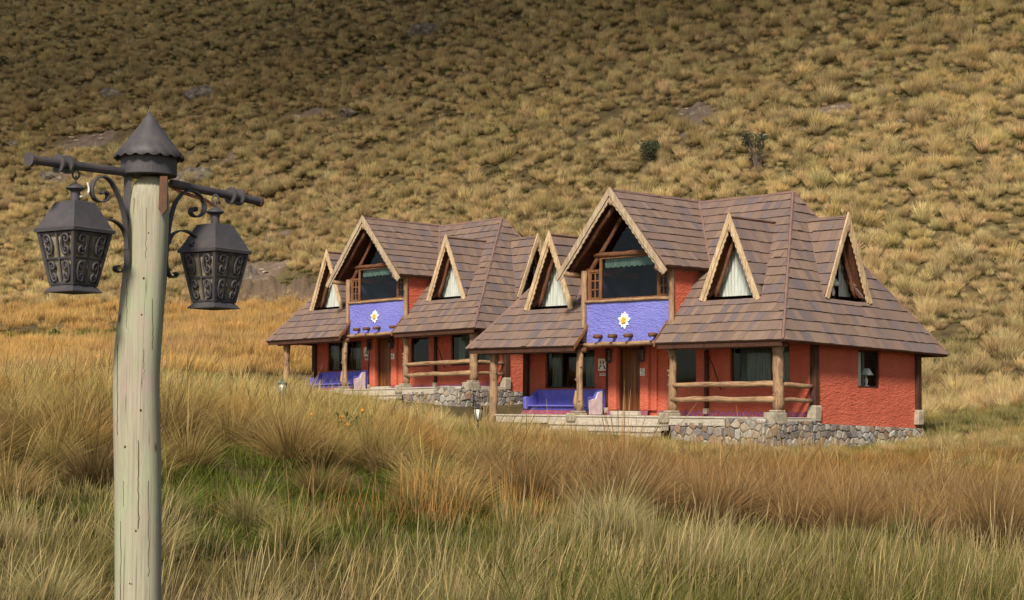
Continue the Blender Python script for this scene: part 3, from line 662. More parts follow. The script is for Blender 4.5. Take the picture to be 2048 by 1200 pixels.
    # wall lanterns
    for x in (-1.84, -0.28):
        m = MB(); m.box(x-.09, x+.09, 1.80, 1.82, 1.98, 2.02); m.lathe([(.12,0),(.13,.02),(.05,.13),(.012,.17)], (x, 1.84, 2.33), 6); m.lathe([(.02,-.06),(.09,-.02),(.10,0)], (x, 1.84, 1.97), 6)
        for k in range(6): a = k*math.pi/3; m.tube([(x+.095*math.cos(a), 1.84+.095*math.sin(a), 1.97), (x+.108*math.cos(a), 1.84+.108*math.sin(a), 2.34)], .012, 5)
        m.box(x-.03, x+.03, 1.86, 1.975, 2.24, 2.30); wl_ = m.build('wall_lantern', M['black_metal'], root)
        g = MB(); g.lathe([(.085,1.98),(.097,2.32)], (x, 1.84, 0), 6); g.build('lantern_glass', M['glass'], wl_)
    # timber columns against the walls
    for x, y, z1 in ((-2.14, 2.14, 2.5), (2.36, 2.14, 2.5)):
        m = MB(); p, r = wavy_log((x, y, 0.38), (x, y, z1), 0.075, 7, 0.012, seed=int(x*7)); m.tube(p, r, 8); cl = m.build('wall_timber', M['dark_wood'], root, smooth=True)
        m = MB(); m.box(x-.09, x+.09, y-.10, y+.058, 0.19, 0.38); m.build('footing', M['ashlar'], cl, bevel=0.02)
    m = MB(); m.ribbon([(2.44, 1.95, 2.34), (2.75, 2.02, 1.75), (2.98, 2.12, 1.0)], 0.035, 0.02, (0, 1, 0)); m.build('brace', M['dark_wood'], root)
    for x, y, z0, z1 in ((-6.28, 2.16, 0.2, 2.5), (6.62, 2.30, 0.50, 2.55), (6.62, 7.90, 0.40, 2.45)):
        m = MB(); m.box(x-.11, x+.11, y-.11, y+.11, z0, z1); cl = m.build('corner_timber', M['dark_wood'], root, bevel=0.02)
        m = MB(); m.prism([(x-.17, y-.17, z0-.5), (x+.15, y-.17, z0-.5), (x+.15, y-.13, z0-.05), (x+.10, y-.12, z0), (x-.12, y-.12, z0), (x-.17, y-.15, z0-.1)], (0, .32, 0)); m.build('footing', M['ashlar'], cl, bevel=0.02)
    # tile strip
    m = MB(); m.box(-6.0, -2.02, 2.17, 2.197, 0.125, 0.29); m.box(0.17, 6.4, 2.17, 2.197, 0.125, 0.29); m.box(-2.02, -1.74, 1.955, 1.978, 0.125, 0.28); m.box(-0.40, -0.1, 1.955, 1.978, 0.125, 0.28); m.box(-5.7, -2.3, 1.40, 1.43, 0.125, 0.27); m.build('tile_strip', M['tilestrip'], root)
    # ---- porch
    m = MB(); m.box(-5.75, 6.75, 0.16, 2.198, -0.05, 0.12); m.box(-5.75, 6.75, 0.10, 2.0, 0.06, 0.118) ; dko = m.build('porch_deck', M['concrete'], root, bevel=0.012)
    m = MB()
    for i in range(9): x = -5.7+i*1.36; m.box(x, x+1.34, 0.125, 0.3, -0.17, 0.045)
    m.build('deck_facing', M['concrete'], root, bevel=0.012)
    m = MB()
    for k, (z, y) in enumerate(((-.15, -.25), (-.34, -.60), (-.52, -.95))):
        for i in range(4): x = -2.65+i*1.29; m.box(x, x+1.275, y, y+.40, z-.06, z); m.box(x+.01, x+1.265, y+.05, y+.40, z-.20, z-.062)
    m.build('step', M['concrete'], root, bevel=0.012)
    ceil = MB(); ceil.box(-6.2, -1.7, 0.15, 2.198, 2.50, 2.54); ceil.box(2.05, 6.5, 0.15, 2.198, 2.50, 2.54); ceil.box(-1.69, 2.04, 0.7, 2.198, 2.48, 2.53); ceil.build('porch_ceiling', M['soffit'], root)
    for x0, x1 in ((-6.9, -1.6), (2.0, 6.95)):
        p, r = wavy_log((x0, 0.5, 2.33), (x1, 0.5, 2.33), 0.09, 8, 0.015, seed=int(x0*3)); m = MB(); m.tube(p, r, 9); m.build('porch_beam', M['dark_log'], root, smooth=True)
    for k, (x, y, z0, z1, r0) in enumerate(((-6.25, .5, -.15, 2.3, .15), (-1.89, .5, .24, 2.3, .115), (2.33, .5, .28, 2.3, .135), (6.62, .5, .32, 2.3, .165))):
        p, r = wavy_log((x, y, z0), (x, y, z1), r0, 10, 0.02, seed=200+k); r[0] *= 1.15; r[-1] *= 1.15; r[1] *= 1.08; m = MB(); m.tube(p, r, 11)
        rg = random.Random(k+5)
        for q in range(3):
            z = rg.uniform(z0+.3, z1-.3); a = rg.uniform(3.4, 6.2); m.tube([(x, y, z), (x+.17*math.cos(a), y+.17*math.sin(a), z+.09)], [.06, .03], 7)
        if k == 1: m.tube([(x-.04, y-.02, .26), (x-.17, y-.05, .55), (x-.13, y-.05, .95)], [.09, .08, .03], 8)
        po = m.build('porch_post', M['log'], root, smooth=True)
        if k:
            m = MB(); m.box(x-.21, x+.20, y-.47, y+.18, -.10, z0-.05); m.box(x-.17, x+.17, y-.26, y+.16, z0-.05, z0+.02); m.build('pedestal', M['ashlar'], po, bevel=0.04)
    m = MB()
    for z in (0.64, 1.10):
        p, r = wavy_log((2.36, .46, z+.01), (6.6, .46, z+.03), .085, 10, 0.018, seed=int(z*50), taper=-.15); m = MB(); m.tube(p, r, 9); m.build('railing', M['log_x'], root, smooth=True)
        p, r = wavy_log((6.63, .5, z+.03), (6.62, 2.2, z-.02), .075, 6, 0.012, seed=int(z*70)); m = MB(); m.tube(p, r, 9); m.build('railing', M['log_x'], root, smooth=True)
    # bench
    b = MB(); b.box(-5.62, -2.25, 1.95, 2.165, 0.27, 1.02); b.box(-5.45, -2.45, 1.40, 1.948, 0.40, 0.46); b.box(-5.40, -2.5, 1.50, 1.948, 0.27, 0.398)
    for x, s in ((-5.62, 1), (-2.27, -1)):
        b.prism([(x, 1.36, 0.30), (x, 1.32, 0.72), (x, 1.40, 0.76), (x, 1.66, 0.74), (x, 1.76, 0.86), (x, 1.80, 0.92), (x, 1.948, 0.92), (x, 1.948, 0.30)], (0.16*s, 0, 0))
    bn = b.build('bench', M['bench_blue'], root, bevel=0.03)
    m = MB(); m.prism([(-2.24, 1.30, 0.13), (-2.24, 1.26, 0.62), (-2.24, 1.60, 0.70), (-2.24, 1.72, 0.92), (-2.24, 1.94, 0.95), (-2.24, 1.94, 0.13)], (0.05, 0, 0)); m.build('bench_end', M['pinkish'], bn, bevel=0.02)
    # stone base
    for q in ((2.55, 6.2, 0.18, 0.6, -1.3, -0.052), (-5.7, -2.7, 0.30, 0.6, -1.0, -.18)):
        s = MB(); s.box(*q); b = s.build('stone_base', M['mortar'], root)
        s = MB(); masonry(s, (0, q[2], 0), (1,0,0), (0,-1,0), [(q[0], q[4]), (q[1], q[4]), (q[1], q[5]-.01), (q[0], q[5]-.01)], int(q[0]*9)); s.build('masonry', M['stones'], b, bevel=.012)
    s = MB()
    s.prism([(6.74, 0.2, -1.5), (6.74, 8.02, -1.5), (6.74, 8.02, -.22), (6.74, 2.5, -.07), (6.74, 2.0, 0.03), (6.74, 0.2, 0.03)], (-.35, 0, 0))
    s.prism([(5.45, -.62, -1.5), (6.9, -.62, -1.5), (6.9, -.62, -.06), (6.3, -.62, .07), (5.5, -.62, .10)], (0, .79, 0)); s.box(-6.3, 6.39, 7.6, 8.0, -1.2, -.31)
    pl = s.build('stone_plinth', M['mortar'], root); s = MB()
    masonry(s, (6.74, 0, 0), (0,1,0), (1,0,0), [(.17, -1.3), (8.02, -1.3), (8.02, -.23), (2.5, -.08), (2.0, .02), (.17, .02)], 31)
    masonry(s, (0, -.62, 0), (1,0,0), (0,-1,0), [(5.45, -1.3), (6.9, -1.3), (6.9, -.07), (6.3, .06), (5.5, .09)], 32); masonry(s, (6.9, 0, 0), (0,1,0), (1,0,0), [(-.62, -1.3), (.17, -1.3), (.17, .0), (-.62, -.07)], 33)
    masonry(s, (5.45, 0, 0), (0,1,0), (-1,0,0), [(-.62, -1.3), (.17, -1.3), (.17, .05), (-.62, .08)], 34)
    for (x, y) in ((5.7,-.4),(6.05,-.45),(6.4,-.38),(6.7,-.42),(5.65,-.05),(6.0,-.1),(6.45,-.08)): s.lathe([(.02,-.1),(.17,-.06),(.18,.0),(.12,.05),(.02,.06)], (x, y, .06-.09*max(0, x-6.3)), 7, c=random.Random(int(x*100)).choice(STONES))
    s.build('masonry', M['stones'], pl, bevel=.012)
    return root
def place(root, h):
    root.matrix_world = Matrix.Translation((h['x'], h['y'], h['z'])) @ Matrix.Rotation(-h['t'], 4, 'Z') @ Matrix.Rotation(-h['sx'], 4, 'Y') @ Matrix.Rotation(h['sy'], 4, 'X')
cot = make_cottage('coral red cottage with violet gable panel, nearer one, its side wall in full view')
cot2 = copy_tree(cot); cot2['label'] = 'coral red cottage standing farther back, partly hidden behind the eaves of the nearer cottage'
place(cot, H1); place(cot2, H2)

# things fixed or standing at the cottages
def local_thing(name, h, x, y, z, label, cat, group=None):
    o = empty(name, hpt(h, x, y, z), label, cat, group); o.rotation_euler = (0, 0, -h['t']); return o
def plaque(h, near):
    who = 'nearer cottage' if near else 'farther cottage'
    p = local_thing('picture_plaque', h, -2.42, 2.19, 1.88, 'square pale plaque with painted dark figures beside the door of the %s' % who, 'plaque', 'square picture plaques')
    m = MB(); m.box(-.21, .21, -.03, 0, -.21, .21); m.build('board', M['sign_white'], p, bevel=0.008)
    a = MB(); b = MB()
    if near:
        a.ribbon([(-.16,-.035,-.16), (-.10,-.035,-.06), (-.05,-.035,-.02)], .01, .035, (0,1,0)); a.ribbon([(-.05,-.035,-.02), (-.05,-.035,-.06)], .01, .04, (0,1,0))
        a.ribbon([(.05,-.035,-.03), (.12,-.035,-.10), (.15,-.035,-.16)], .01, .035, (0,1,0)); a.ribbon([(.12,-.035,-.05), (.10,-.035,-.16)], .01, .03, (0,1,0)); a.ribbon([(.05,-.035,.14), (.05,-.035,.01)], .01, .05, (0,1,0))
        b.ribbon([(-.09,-.034,.14), (-.08,-.034,.02)], .01, .06, (0,1,0)); b.build('red_figure', M['ink_red'], p)
    else:
        a.ribbon([(-.17,-.035,-.10), (-.08,-.035,-.08), (0,-.035,.02), (.05,-.035,.14)], .01, .04, (0,1,0)); a.ribbon([(.05,-.035,.14), (.09,-.035,.0), (.06,-.035,-.12), (.15,-.035,-.12)], .01, .045, (0,1,0)); a.ribbon([(.0,-.035,.0), (.03,-.035,-.10)], .01, .03, (0,1,0))
    a.build('dark_figure', M['ink'], p)
    q = local_thing('name_plate', h, -2.34, 2.19, 1.54, 'narrow white name strip below the picture plaque of the %s' % who, 'name plate', 'narrow name strips')
    m = MB(); m.box(-.22, .22, -.02, 0, -.04, .04); m.build('board', M['sign_white'], q)
    m = MB(); rg = random.Random(3+near)
    x = -.19
    while x < .17: w = rg.uniform(.012, .03); m.box(x, x+w, -.024, -.0205, -.012, .014+rg.uniform(0, .008)); x += w+.008
    m.build('lettering', M['ink'], q)
    n = local_thing('number_plaque', h, -0.33, 1.975, 1.60, 'small white number tile right of the door of the %s' % who, 'number plaque', 'door number tiles')
    m = MB(); m.box(-.105, .105, -.025, 0, -.125, .125); m.build('board', M['sign_white'], n, bevel=0.006)
    m = MB(); y = -.03
    if near: P = [(.05,y,.085),(-.035,y,.085),(-.045,y,.01),(.0,y,.03),(.045,y,.01),(.055,y,-.04),(.025,y,-.085),(-.03,y,-.085),(-.055,y,-.055)]
    else: P = [(.04,y,.085),(-.02,y,.07),(-.05,y,0),(-.045,y,-.06),(0,y,-.09),(.045,y,-.055),(.04,y,-.01),(0,y,.015),(-.045,y,-.02)]
    m.ribbon(P, .01, .018, (0,1,0)); m.build('numeral', M['ink'], n)
plaque(H1, True); plaque(H2, False)
def table_lamp(loc, s, label):
    o = empty('table_lamp', loc, label, 'lamp', 'bedside lamps behind glass')
    m = MB(); m.lathe([(.09,0),(.09,.02),(.03,.05),(.06,.16),(.05,.24),(.015,.30),(.015,.44)], (0,0,0), 14); m.build('base', M['sign_white'], o, smooth=True)
    m = MB(); m.lathe([(.24,.36),(.11,.58)], (0,0,0), 18); m.build('lamp_shade', M['curtain'], o, smooth=True); o.scale = (s,)*3; return o
table_lamp(hpt(H1, 6.36, 5.40, 1.14), 1.0, 'white shaded table lamp standing inside the square side window of the nearer cottage')
table_lamp(hpt(H1, 5.66, 4.62, 4.02), 1.05, 'white shaded lamp inside the side dormer of the nearer cottage')

# ------------------------------------------------------------------ lamp post with hanging lanterns
PY = 6.0; pc = pix(299, 352, PY); BD = Vector((0.595, 0.804, 0)); BN = BD.cross(Vector((0,0,1))).normalized()
lp = empty('lamp_post', (pc.x, pc.y, -1.55), 'pale greenish round timber post with a scalloped iron cap and cross bar', 'lamp post')
def rel(m):                         # world-space mesh builder -> local to the post
    m.v = [(x-pc.x, y-pc.y, z+1.55) for x, y, z in m.v]; return m
rows = [(345,262,340),(450,258,337),(560,245,331),(650,236,325),(700,230,321),(760,227,317),(850,228,319),(950,230,322),(1080,231,322),(1200,231,321),(1720,229,323)]
m = MB(); vs = []; n = 28
for v, l, r in rows:
    a, b = pix(l, v, PY), pix(r, v, PY); c = (a+b)/2; rr = (b.x-a.x)/2
    for k in range(n):
        w = 2*math.pi*k/n; ct, st = math.cos(w), math.sin(w); e = 0.78
        vs.append((c.x+rr*math.copysign(abs(ct)**e, ct), c.y+rr*0.95*math.copysign(abs(st)**e, st), c.z))
m.add(vs, [(i*n+k, i*n+(k+1) % n, (i+1)*n+(k+1) % n, (i+1)*n+k) for i in range(len(rows)-1) for k in range(n)]+[tuple(range(n))])
pm = rel(m).build('post', M['post'], lp, smooth=True)
ss = pm.modifiers.new('sub', 'SUBSURF'); ss.levels = 2; ss.render_levels = 2
def post_front(u, v):
    vv = [r[0] for r in rows]; l = np.interp(v, vv, [r[1] for r in rows]); r = np.interp(v, vv, [r[2] for r in rows]); a, b = pix(l, v, PY), pix(r, v, PY); c = (a+b)/2; rr = (b.x-a.x)/2
    p = pix(u, v, PY); x = min(.97, abs(p.x-c.x)/rr); return Vector((p.x, c.y-rr*.95*(1-x**(2/.78))**(.39), p.z))
kn = MB()
for u, v, r in ((292,632,.0045),(290,821,.006),(260,893,.006),(281,1059,.005),(269,1163,.004),(273,1164,.004),(305,470,.004),(296,560,.005)):
    c = post_front(u, v); kn.lathe([(.0005,-r*1.3),(r*.8,-r*.7),(r,0),(r*.8,r*.7),(.0005,r*1.3)], c+Vector((0, r*.75, 0)), 8)
rel(kn).build('knots', M['dark_wood'], lp, smooth=True)
ckm = MB(); rgc = random.Random(9)
for u0, v0, v1, w in ((243,690,870,.0022),(286,880,1055,.0025),(256,960,1010,.0015),(300,420,520,.0014),(275,400,455,.0012),(312,600,700,.0015),(262,560,660,.0014),(250,1040,1200,.0018),(305,960,1150,.0014),(296,700,760,.0012)):
    n = 16; P = [post_front(u0+rgc.uniform(-.5, .5)+(k/n)*rgc.uniform(-1, 2), v0+(v1-v0)*k/n) for k in range(n+1)]; ckm.ribbon([p+Vector((0, .0012, 0)) for p in P], w, .003, (1, 0, 0))
rel(ckm).build('drying_cracks', M['dark_wood'], lp)
cap = MB(); zc = pix(297, 352, PY).z; zk = pix(297, 314, PY).z; cc = pix(298, 330, PY)
cap.lathe([(.0975, zc), (.0985, zc+.002), (.0985, zk+.012), (.09, zk+.012)], (cc.x, cc.y, 0), 40); rel(cap).build('collar', M['iron'], lp, smooth=False)
cone = MB(); apx = pix(299, 221, PY); n = 96; vs = [(cc.x, cc.y, apx.z)]; nr = 6
for j in range(1, nr+1):
    for k in range(n):
        w = 2*math.pi*k/n; f = j/nr; r_ = 0.122*(f**1.06); z = apx.z+(zk-apx.z)*f
        if j == nr: z -= .010*abs(math.sin(w*9)); r_ += .002
        vs.append((cc.x+r_*math.cos(w), cc.y+r_*math.sin(w), z))
fs = [(0, 1+k, 1+(k+1) % n) for k in range(n)]+[(1+j*n+k, 1+j*n+(k+1) % n, 1+(j+1)*n+(k+1) % n, 1+(j+1)*n+k) for j in range(nr-1) for k in range(n)]
cone.add(vs, fs); co = rel(cone).build('cap', M['iron'], lp, smooth=True); sm = co.modifiers.new('th', 'SOLIDIFY'); sm.thickness = .003
for a, b, ends in ((pix(60, 319, 5.60), pix(262, 346, 5.97), 0), (pix(342, 367, 6.08), pix(519, 403, 6.45), 1)):
    m = MB(); m.tube([a, a.lerp(b, .5), b], 0.0155, 14); br = rel(m).build('cross_bar', M['iron'], lp, smooth=False)
    t = (b-a).normalized(); e = a if ends == 0 else b
    m = MB(); m.tube([e-t*.006, e+t*.006], 0.0235 if ends == 0 else .02, 18); rel(m).build('bar_end', M['iron'] if ends == 0 else M['rust'], lp)
    for k in (0, 1):
        f = (.27+k*.085) if ends == 0 else (.66+k*.10); c = a.lerp(b, f); m = MB(); m.tube([c-t*.004, c+t*.004], .032, 20); rel(m).build('bar_ring', M['iron'], lp)
Z7 = lambda x, y: ray_plane(30+x/2.61, 200+y/2.61, pc, BN); Z6 = lambda x, y: ray_plane(330+x/4.8, 380+y/4.8, pc, BN)
def smooth_pts(P, k=4):
    P = [Vector(p) for p in P]; out = []
    for i in range(len(P)-1):
        p0, p1, p2, p3 = P[max(i-1, 0)], P[i], P[i+1], P[min(i+2, len(P)-1)]
        for j in range(k):
            t = j/k; out.append(0.5*((2*p1)+(p2-p0)*t+(2*p0-5*p1+4*p2-p3)*t*t+(3*p1-p0-3*p2+p3)*t**3))
    return out+[P[-1]]
def scroll(pts, fn, mat='iron', w=.022, th=.0055, seed=0):
    m = MB(); m.ribbon(smooth_pts([fn(*p) for p in pts]), w, th, BN); return rel(m).build('scroll_bracket', M[mat], lp)
scroll([(583,780),(578,660),(560,560),(530,480),(495,420),(455,400),(415,420),(399,465),(410,510),(440,531),(475,525),(484,495),(465,478),(450,490)], Z7)
scroll([(470,622),(510,628),(550,655),(576,700),(585,780),(588,840),(578,880),(550,898),(526,890),(524,872),(540,866)], Z7)
scroll([(8,640),(18,520),(32,400),(52,280),(92,140),(150,52),(215,8),(290,20),(350,80),(378,150),(365,220),(320,255),(270,248),(243,215),(258,175),(292,175),(292,205)], Z6)
scroll([(30,520),(45,470),(80,420),(150,390),(220,402),(280,440),(312,490),(302,530),(265,540),(240,515),(262,490)], Z6)
scroll([(12,560),(6,680),(20,770),(50,830),(90,836),(112,810),(90,794)], Z6)
def strap(pts, dY, w, mat):
    m = MB(); P = [pix(30+x/2.61, 200+y/2.61, PY+dY) for x, y in pts]; m.ribbon(P, w, .005, (1, 0.25, 0)); return rel(m).build('strap', M[mat], lp)
strap([(588,395),(588,700),(588,1015),(589,1028)], -.045, .026, 'iron')
m = MB(); P = [(757,398),(795,398),(796,470),(792,570),(768,600),(748,570),(752,470)]
m.prism([pix(30+x/2.61, 200+y/2.61, PY-.078) for x, y in P], (0, .012, 0)); rel(m).build('strap', M['rust'], lp)
m = MB(); P = [(792,640),(786,900),(776,1020)]; m.ribbon([pix(30+x/2.61, 200+y/2.61, PY+.02) for x, y in P], .022, .005, (0.2, 1, 0)); rel(m).build('strap', M['iron'], lp)
for k in range(3):
    m = MB(); m.tube(smooth_pts([Z7(818, 455+k*4), Z7(900, 486+k*6), Z7(985, 512+k*7), Z7(1035, 545+k*3), Z7(1066-k*4, 590), Z7(1068-k*3, 612)]), .0022, 5); rel(m).build('wire', M['copper'], lp)
m = MB(); m.tube(smooth_pts([Z7(378, 430), Z7(386, 470), Z7(372, 492), Z7(340, 505)]), .003, 5); rel(m).build('wire', M['sign_white'], lp)

def hanging_lantern(top, yaw, s, label):
    o = empty('hanging_lantern', top, label, 'lantern', 'iron lanterns hung from the cross bar'); o.rotation_euler = (0, 0, yaw); o.scale = (s,)*3
    def ring(r, z): return [(r*math.cos(R(90*k)), r*math.sin(R(90*k)), z) for k in range(4)]
    def frust(m, rz):
        vs = [p for r, z in rz for p in ring(r, z)]; m.add(vs, [(i*4+k, i*4+(k+1) % 4, i*4+4+(k+1) % 4, i*4+4+k) for i in range(len(rz)-1) for k in range(4)]+[(3,2,1,0), tuple(range(len(rz)*4-4, len(rz)*4))])
    m = MB()
    for k in range(2):
        z = -.012-.022*k; pts = [(.011*math.cos(a)*(k == 0), .011*math.cos(a)*(k == 1), z+.016*math.sin(a)) for a in np.linspace(0, 2*math.pi, 15)]; m.tube(pts, .0032, 6)
    m.build('hook', M['iron'], o, smooth=True)
    m = MB(); m.lathe([(.004,-.040),(.016,-.046),(.033,-.058),(.034,-.061),(.018,-.070),(.0165,-.072),(.0165,-.108)], (0,0,0), 20); m.build('finial', M['iron'], o, smooth=False)
    m = MB(); frust(m, [(.055,-.106),(.067,-.109),(.126,-.198),(.136,-.203),(.134,-.214),(.115,-.213)]); m.build('lantern_roof', M['iron'], o)
    zt, zb, rt, rb = -.214, -.394, .117, .072
    m = MB(); frust(m, [(rt-.006, zt), (rb-.006, zb)]); m.build('glazing', M['pane'], o)
    m = MB()
    for k in range(4):
        a = R(90*k); m.tube([(rt*math.cos(a), rt*math.sin(a), zt), (rb*math.cos(a), rb*math.sin(a), zb)], .0085, 4)
        for f in (0.03, .5, .97):
            r = rt+(rb-rt)*f; z = zt+(zb-zt)*f; b = R(90*k+90); m.tube([(r*math.cos(a), r*math.sin(a), z), (r*math.cos(b), r*math.sin(b), z)], .0055 if f != .5 else .0042, 5)
        b = R(90*k+90); q = lambda r, z: ((r*math.cos(a)+r*math.cos(b))/2*1.02, (r*math.sin(a)+r*math.sin(b))/2*1.02, z); m.tube([q(rt, zt), q(rb, zb)], .0045, 5)
    m.build('cage', M['iron'], o)
    m = MB()
    for k in range(4):
        a, b = R(90*k), R(90*k+90)
        def fp(p, f):
            r = rt+(rb-rt)*f; z = zt+(zb-zt)*f; A_ = Vector((r*math.cos(a), r*math.sin(a), z)); B_ = Vector((r*math.cos(b), r*math.sin(b), z)); c = A_.lerp(B_, p); return c+Vector((c.x, c.y, 0)).normalized()*.006
        for c0, f0 in ((.25, .25), (.75, .25), (.25, .75), (.75, .75)):
            sg = (1 if c0 < .5 else -1)*(1 if f0 < .5 else -1); pts = []
            hx, hf = .105, .105
            for th in np.linspace(2.3*math.pi, 0, 18): rr = 1-.78*th/(2.3*math.pi); pts.append(fp(c0+sg*(-.02+hx*rr*math.cos(th)), f0-.095-hf*rr*math.sin(th)))
            pts.append(fp(c0+sg*(hx*1.0+.005), f0))
            for th in np.linspace(0, 2.3*math.pi, 18): rr = 1-.78*th/(2.3*math.pi); pts.append(fp(c0+sg*(-.02+hx*rr*math.cos(th)), f0+.095+hf*rr*math.sin(th)))
            m.tube(pts, .0050, 5)
    m.build('scrollwork', M['iron'], o, smooth=True)
    m = MB(); frust(m, [(.070,-.392),(.075,-.396),(.096,-.414),(.096,-.417),(.03,-.410)]); m.build('base_plate', M['iron'], o)
    return o
hanging_lantern(pix(152, 342, 5.76), R(13), 1.0, 'iron lantern with scrollwork hanging left of the timber post, level, under the rusty rings')
hanging_lantern(pix(431, 392, 6.22), R(11), 1.0, 'iron lantern with scrollwork hanging right of the timber post beside copper wires')

# ------------------------------------------------------------------ path lights
def path_light(u, v, Y, label, mat):
    p = pix(u, v, Y); gz = float(ground(np.array([p.x]), np.array([p.y]))[0])
    o = empty('path_light', (p.x, p.y, gz), label, 'path light', 'small lantern path lights in the grass'); h = p.z-gz
    m = MB(); m.lathe([(.03, 0), (.025, h-.44)], (0,0,0), 8); m.build('stem', M[mat], o)
    m = MB(); m.lathe([(.13, h-.12), (.15, h-.10), (.14, h-.08), (.06, h-.05), (.055, h), (.02, h+.02)], (0,0,0), 12); m.lathe([(.03, h-.46), (.08, h-.44), (.085, h-.42)], (0,0,0), 8)
    for k in range(6): a = k*math.pi/3; m.tube([(.085*math.cos(a), .085*math.sin(a), h-.42), (.125*math.cos(a), .125*math.sin(a), h-.11)], .013, 5)
    m.build('lantern_frame', M[mat], o)
    m = MB(); m.lathe([(.075, h-.42), (.112, h-.12)], (0,0,0), 12); m.build('frosted_glass', M['lamp_glass'], o, smooth=True)
path_light(565, 760, 50, 'small verdigris path light in the grass left of the farther cottage', 'green_metal')
path_light(956, 809, 47, 'small black path light in the grass before the gap between both cottages', 'black_metal')
path_light(325, 737, 84, 'tiny path light in the orange field just right of the timber post', 'black_metal')

# ------------------------------------------------------------------ boulders, bank, shrubs
def hill_hit(u, v, y0=60, y1=320):
    Y = np.linspace(y0, y1, 1400); d = pix(u, v, 1.0); X = d.x*Y; Z = d.z*Y; g = ground(X, Y); k = np.argmax(g > Z); return Vector((X[k], Y[k], g[k]))
def boulder(u, v, wpx, hpx, label, seed, sq=1.0):
    p = hill_hit(u, v+hpx*.3); s = p.y/FPX; w, h = wpx*s/2, hpx*s/2; rg = np.random.default_rng(seed)
    me = bpy.data.meshes.new('boulder'); import bmesh
    b = bmesh.new(); bmesh.ops.create_icosphere(b, subdivisions=4, radius=1); D_ = rg.normal(size=(9, 3)); D_ /= np.linalg.norm(D_, axis=1)[:, None]; of = rg.uniform(.55, .9, 9)
    for q in b.verts:
        c = np.array(q.co); k = min(1.0, min((of[i]/max(1e-6, c@D_[i]) for i in range(9) if c@D_[i] > .1), default=1)); k *= 1+.06*math.sin(9*c[0]+5*c[2]+seed)+.04*math.sin(17*c[1]+11*c[2])
        q.co = Vector((c[0]*k*w*1.25, c[1]*k*w*.9, c[2]*k*h*1.6))
    b.to_mesh(me); b.free(); me.materials.append(M['rock']); o = bpy.data.objects.new('boulder', me); COL.objects.link(o); o.location = p
    return tag(o, label, 'boulder', 'boulders on the hillside')
BO = [(222,188,44,26,'brown lichen-topped boulder high on the hillside above the lamp post cap',1),(403,186,58,28,'pale split boulder on the hillside up and right of the lamp post cap',2),
      (852,62,66,30,'long dark slanting boulder near the top edge above the farther cottage',3),(1105,44,22,14,'small dark rounded boulder near the top edge above the nearer gable',4),
      (385,352,80,34,'broad pale boulder on the slope behind the left hanging lantern',5),(95,350,34,14,'flat pinkish stone on the slope beside the left bar end',6),
      (28,288,26,12,'small pale flat stone at the left edge of the hillside',7),(1384,222,20,22,'pale upright stone on the bare slope above the nearer roof',8),
      (1605,258,16,12,'small pale stone beside the flat-topped bush on the slope',9),(500,548,26,34,'pale ridged rock above the eroded bank beside the right lantern',10),
      (700,225,40,14,'low greyish rock ledge on the mid slope above the farther gable',11),(1795,245,26,8,'thin flat pale stone in the bare scar on the right slope',12)]
for b in BO: boulder(*b)
p = pix(1701, 922, 46); bo = boulder(1701, 900, 28, 22, 'dark brown rock in the grass before the stone plinth', 13); bo.location = (p.x, p.y, p.z); bo['group'] = 'rocks in the meadow'
bo.scale = (46/max(60, 1)*0.75,)*3
# eroded bank at the foot of the hill
def earth_bank():
    n, mrow = 60, 14; vs = []; rg = np.random.default_rng(3)
    for j in range(mrow):
        for i in range(n):
            u = 470+190*i/(n-1); f = j/(mrow-1); v = 608-(58*f)*(0.86+.08*math.sin(i*.35)+.06*math.sin(i*.9)+.03*math.sin(i*2.1)); q = hill_hit(470+190*i/(n-1), 612)
            top = hill_hit(u, 555); r = .30*math.sin(i*.55+j*.35)+.22*math.sin(i*1.1-j*.5)+rg.normal()*.05
            y = q.y+(top.y-q.y)*f**2.2-.5*math.sin(math.pi*f)+r*math.sin(math.pi*f); p = pix(u, v, y); vs.append(p)
    m = MB(); m.add(vs, [(j*n+i, j*n+i+1, (j+1)*n+i+1, (j+1)*n+i) for j in range(mrow-1) for i in range(n-1)])
    return tag(m.build('earth_bank', M['earth'], smooth=True), 'bare eroded earth bank at the foot of the hill', 'bank', kind='structure')
earth_bank()
def leafy(name, p, w, h, label, cat, seed, trunk=True, flat=False, group=None, leaf='leaf', nb=26, ls=.12, dens=70):
    o = empty(name, p, label, cat, group); rg = np.random.default_rng(seed); tw = MB(); lf = MB()
    for k in range(nb):
        a = rg.uniform(0, 6.28); f = rg.uniform(.15, 1)**.6; zt = h*(rg.uniform(.72, 1.0) if flat and rg.random() < .7 else rg.uniform(.25, 1.0)); rr = w/2*f*(1 if flat else (1.15-.5*zt/h))
        e = Vector((rr*math.cos(a), rr*math.sin(a), zt)); b0 = Vector((rg.normal()*.05*w, rg.normal()*.05*w, 0)); mid = b0.lerp(e, .5)+Vector((-e.x*.15, -e.y*.15, h*.06))
        tw.tube([b0, mid, e], [.035*w, .02*w, .008*w], 5)
        cr = w*(.16 if not flat else .14)
        for q in range(dens):
            d = rg.normal(size=3); d /= np.linalg.norm(d); c = e+Vector(d*cr*rg.uniform(.2, 1)**.5*np.array([1, 1, .75])); s = ls*rg.uniform(.6, 1.3)
            x = Vector(rg.normal(size=3)).normalized(); yv_ = x.cross(Vector(rg.normal(size=3))).normalized(); lf.add([c-x*s*.5, c+yv_*s*.22, c+x*s*.5, c-yv_*s*.22], [(0,1,2,3)], (float(rg.random()),)*3)
    tw.build('trunk', M['twig'], o); lf.build('crown', M[leaf], o, fixn=False); return o
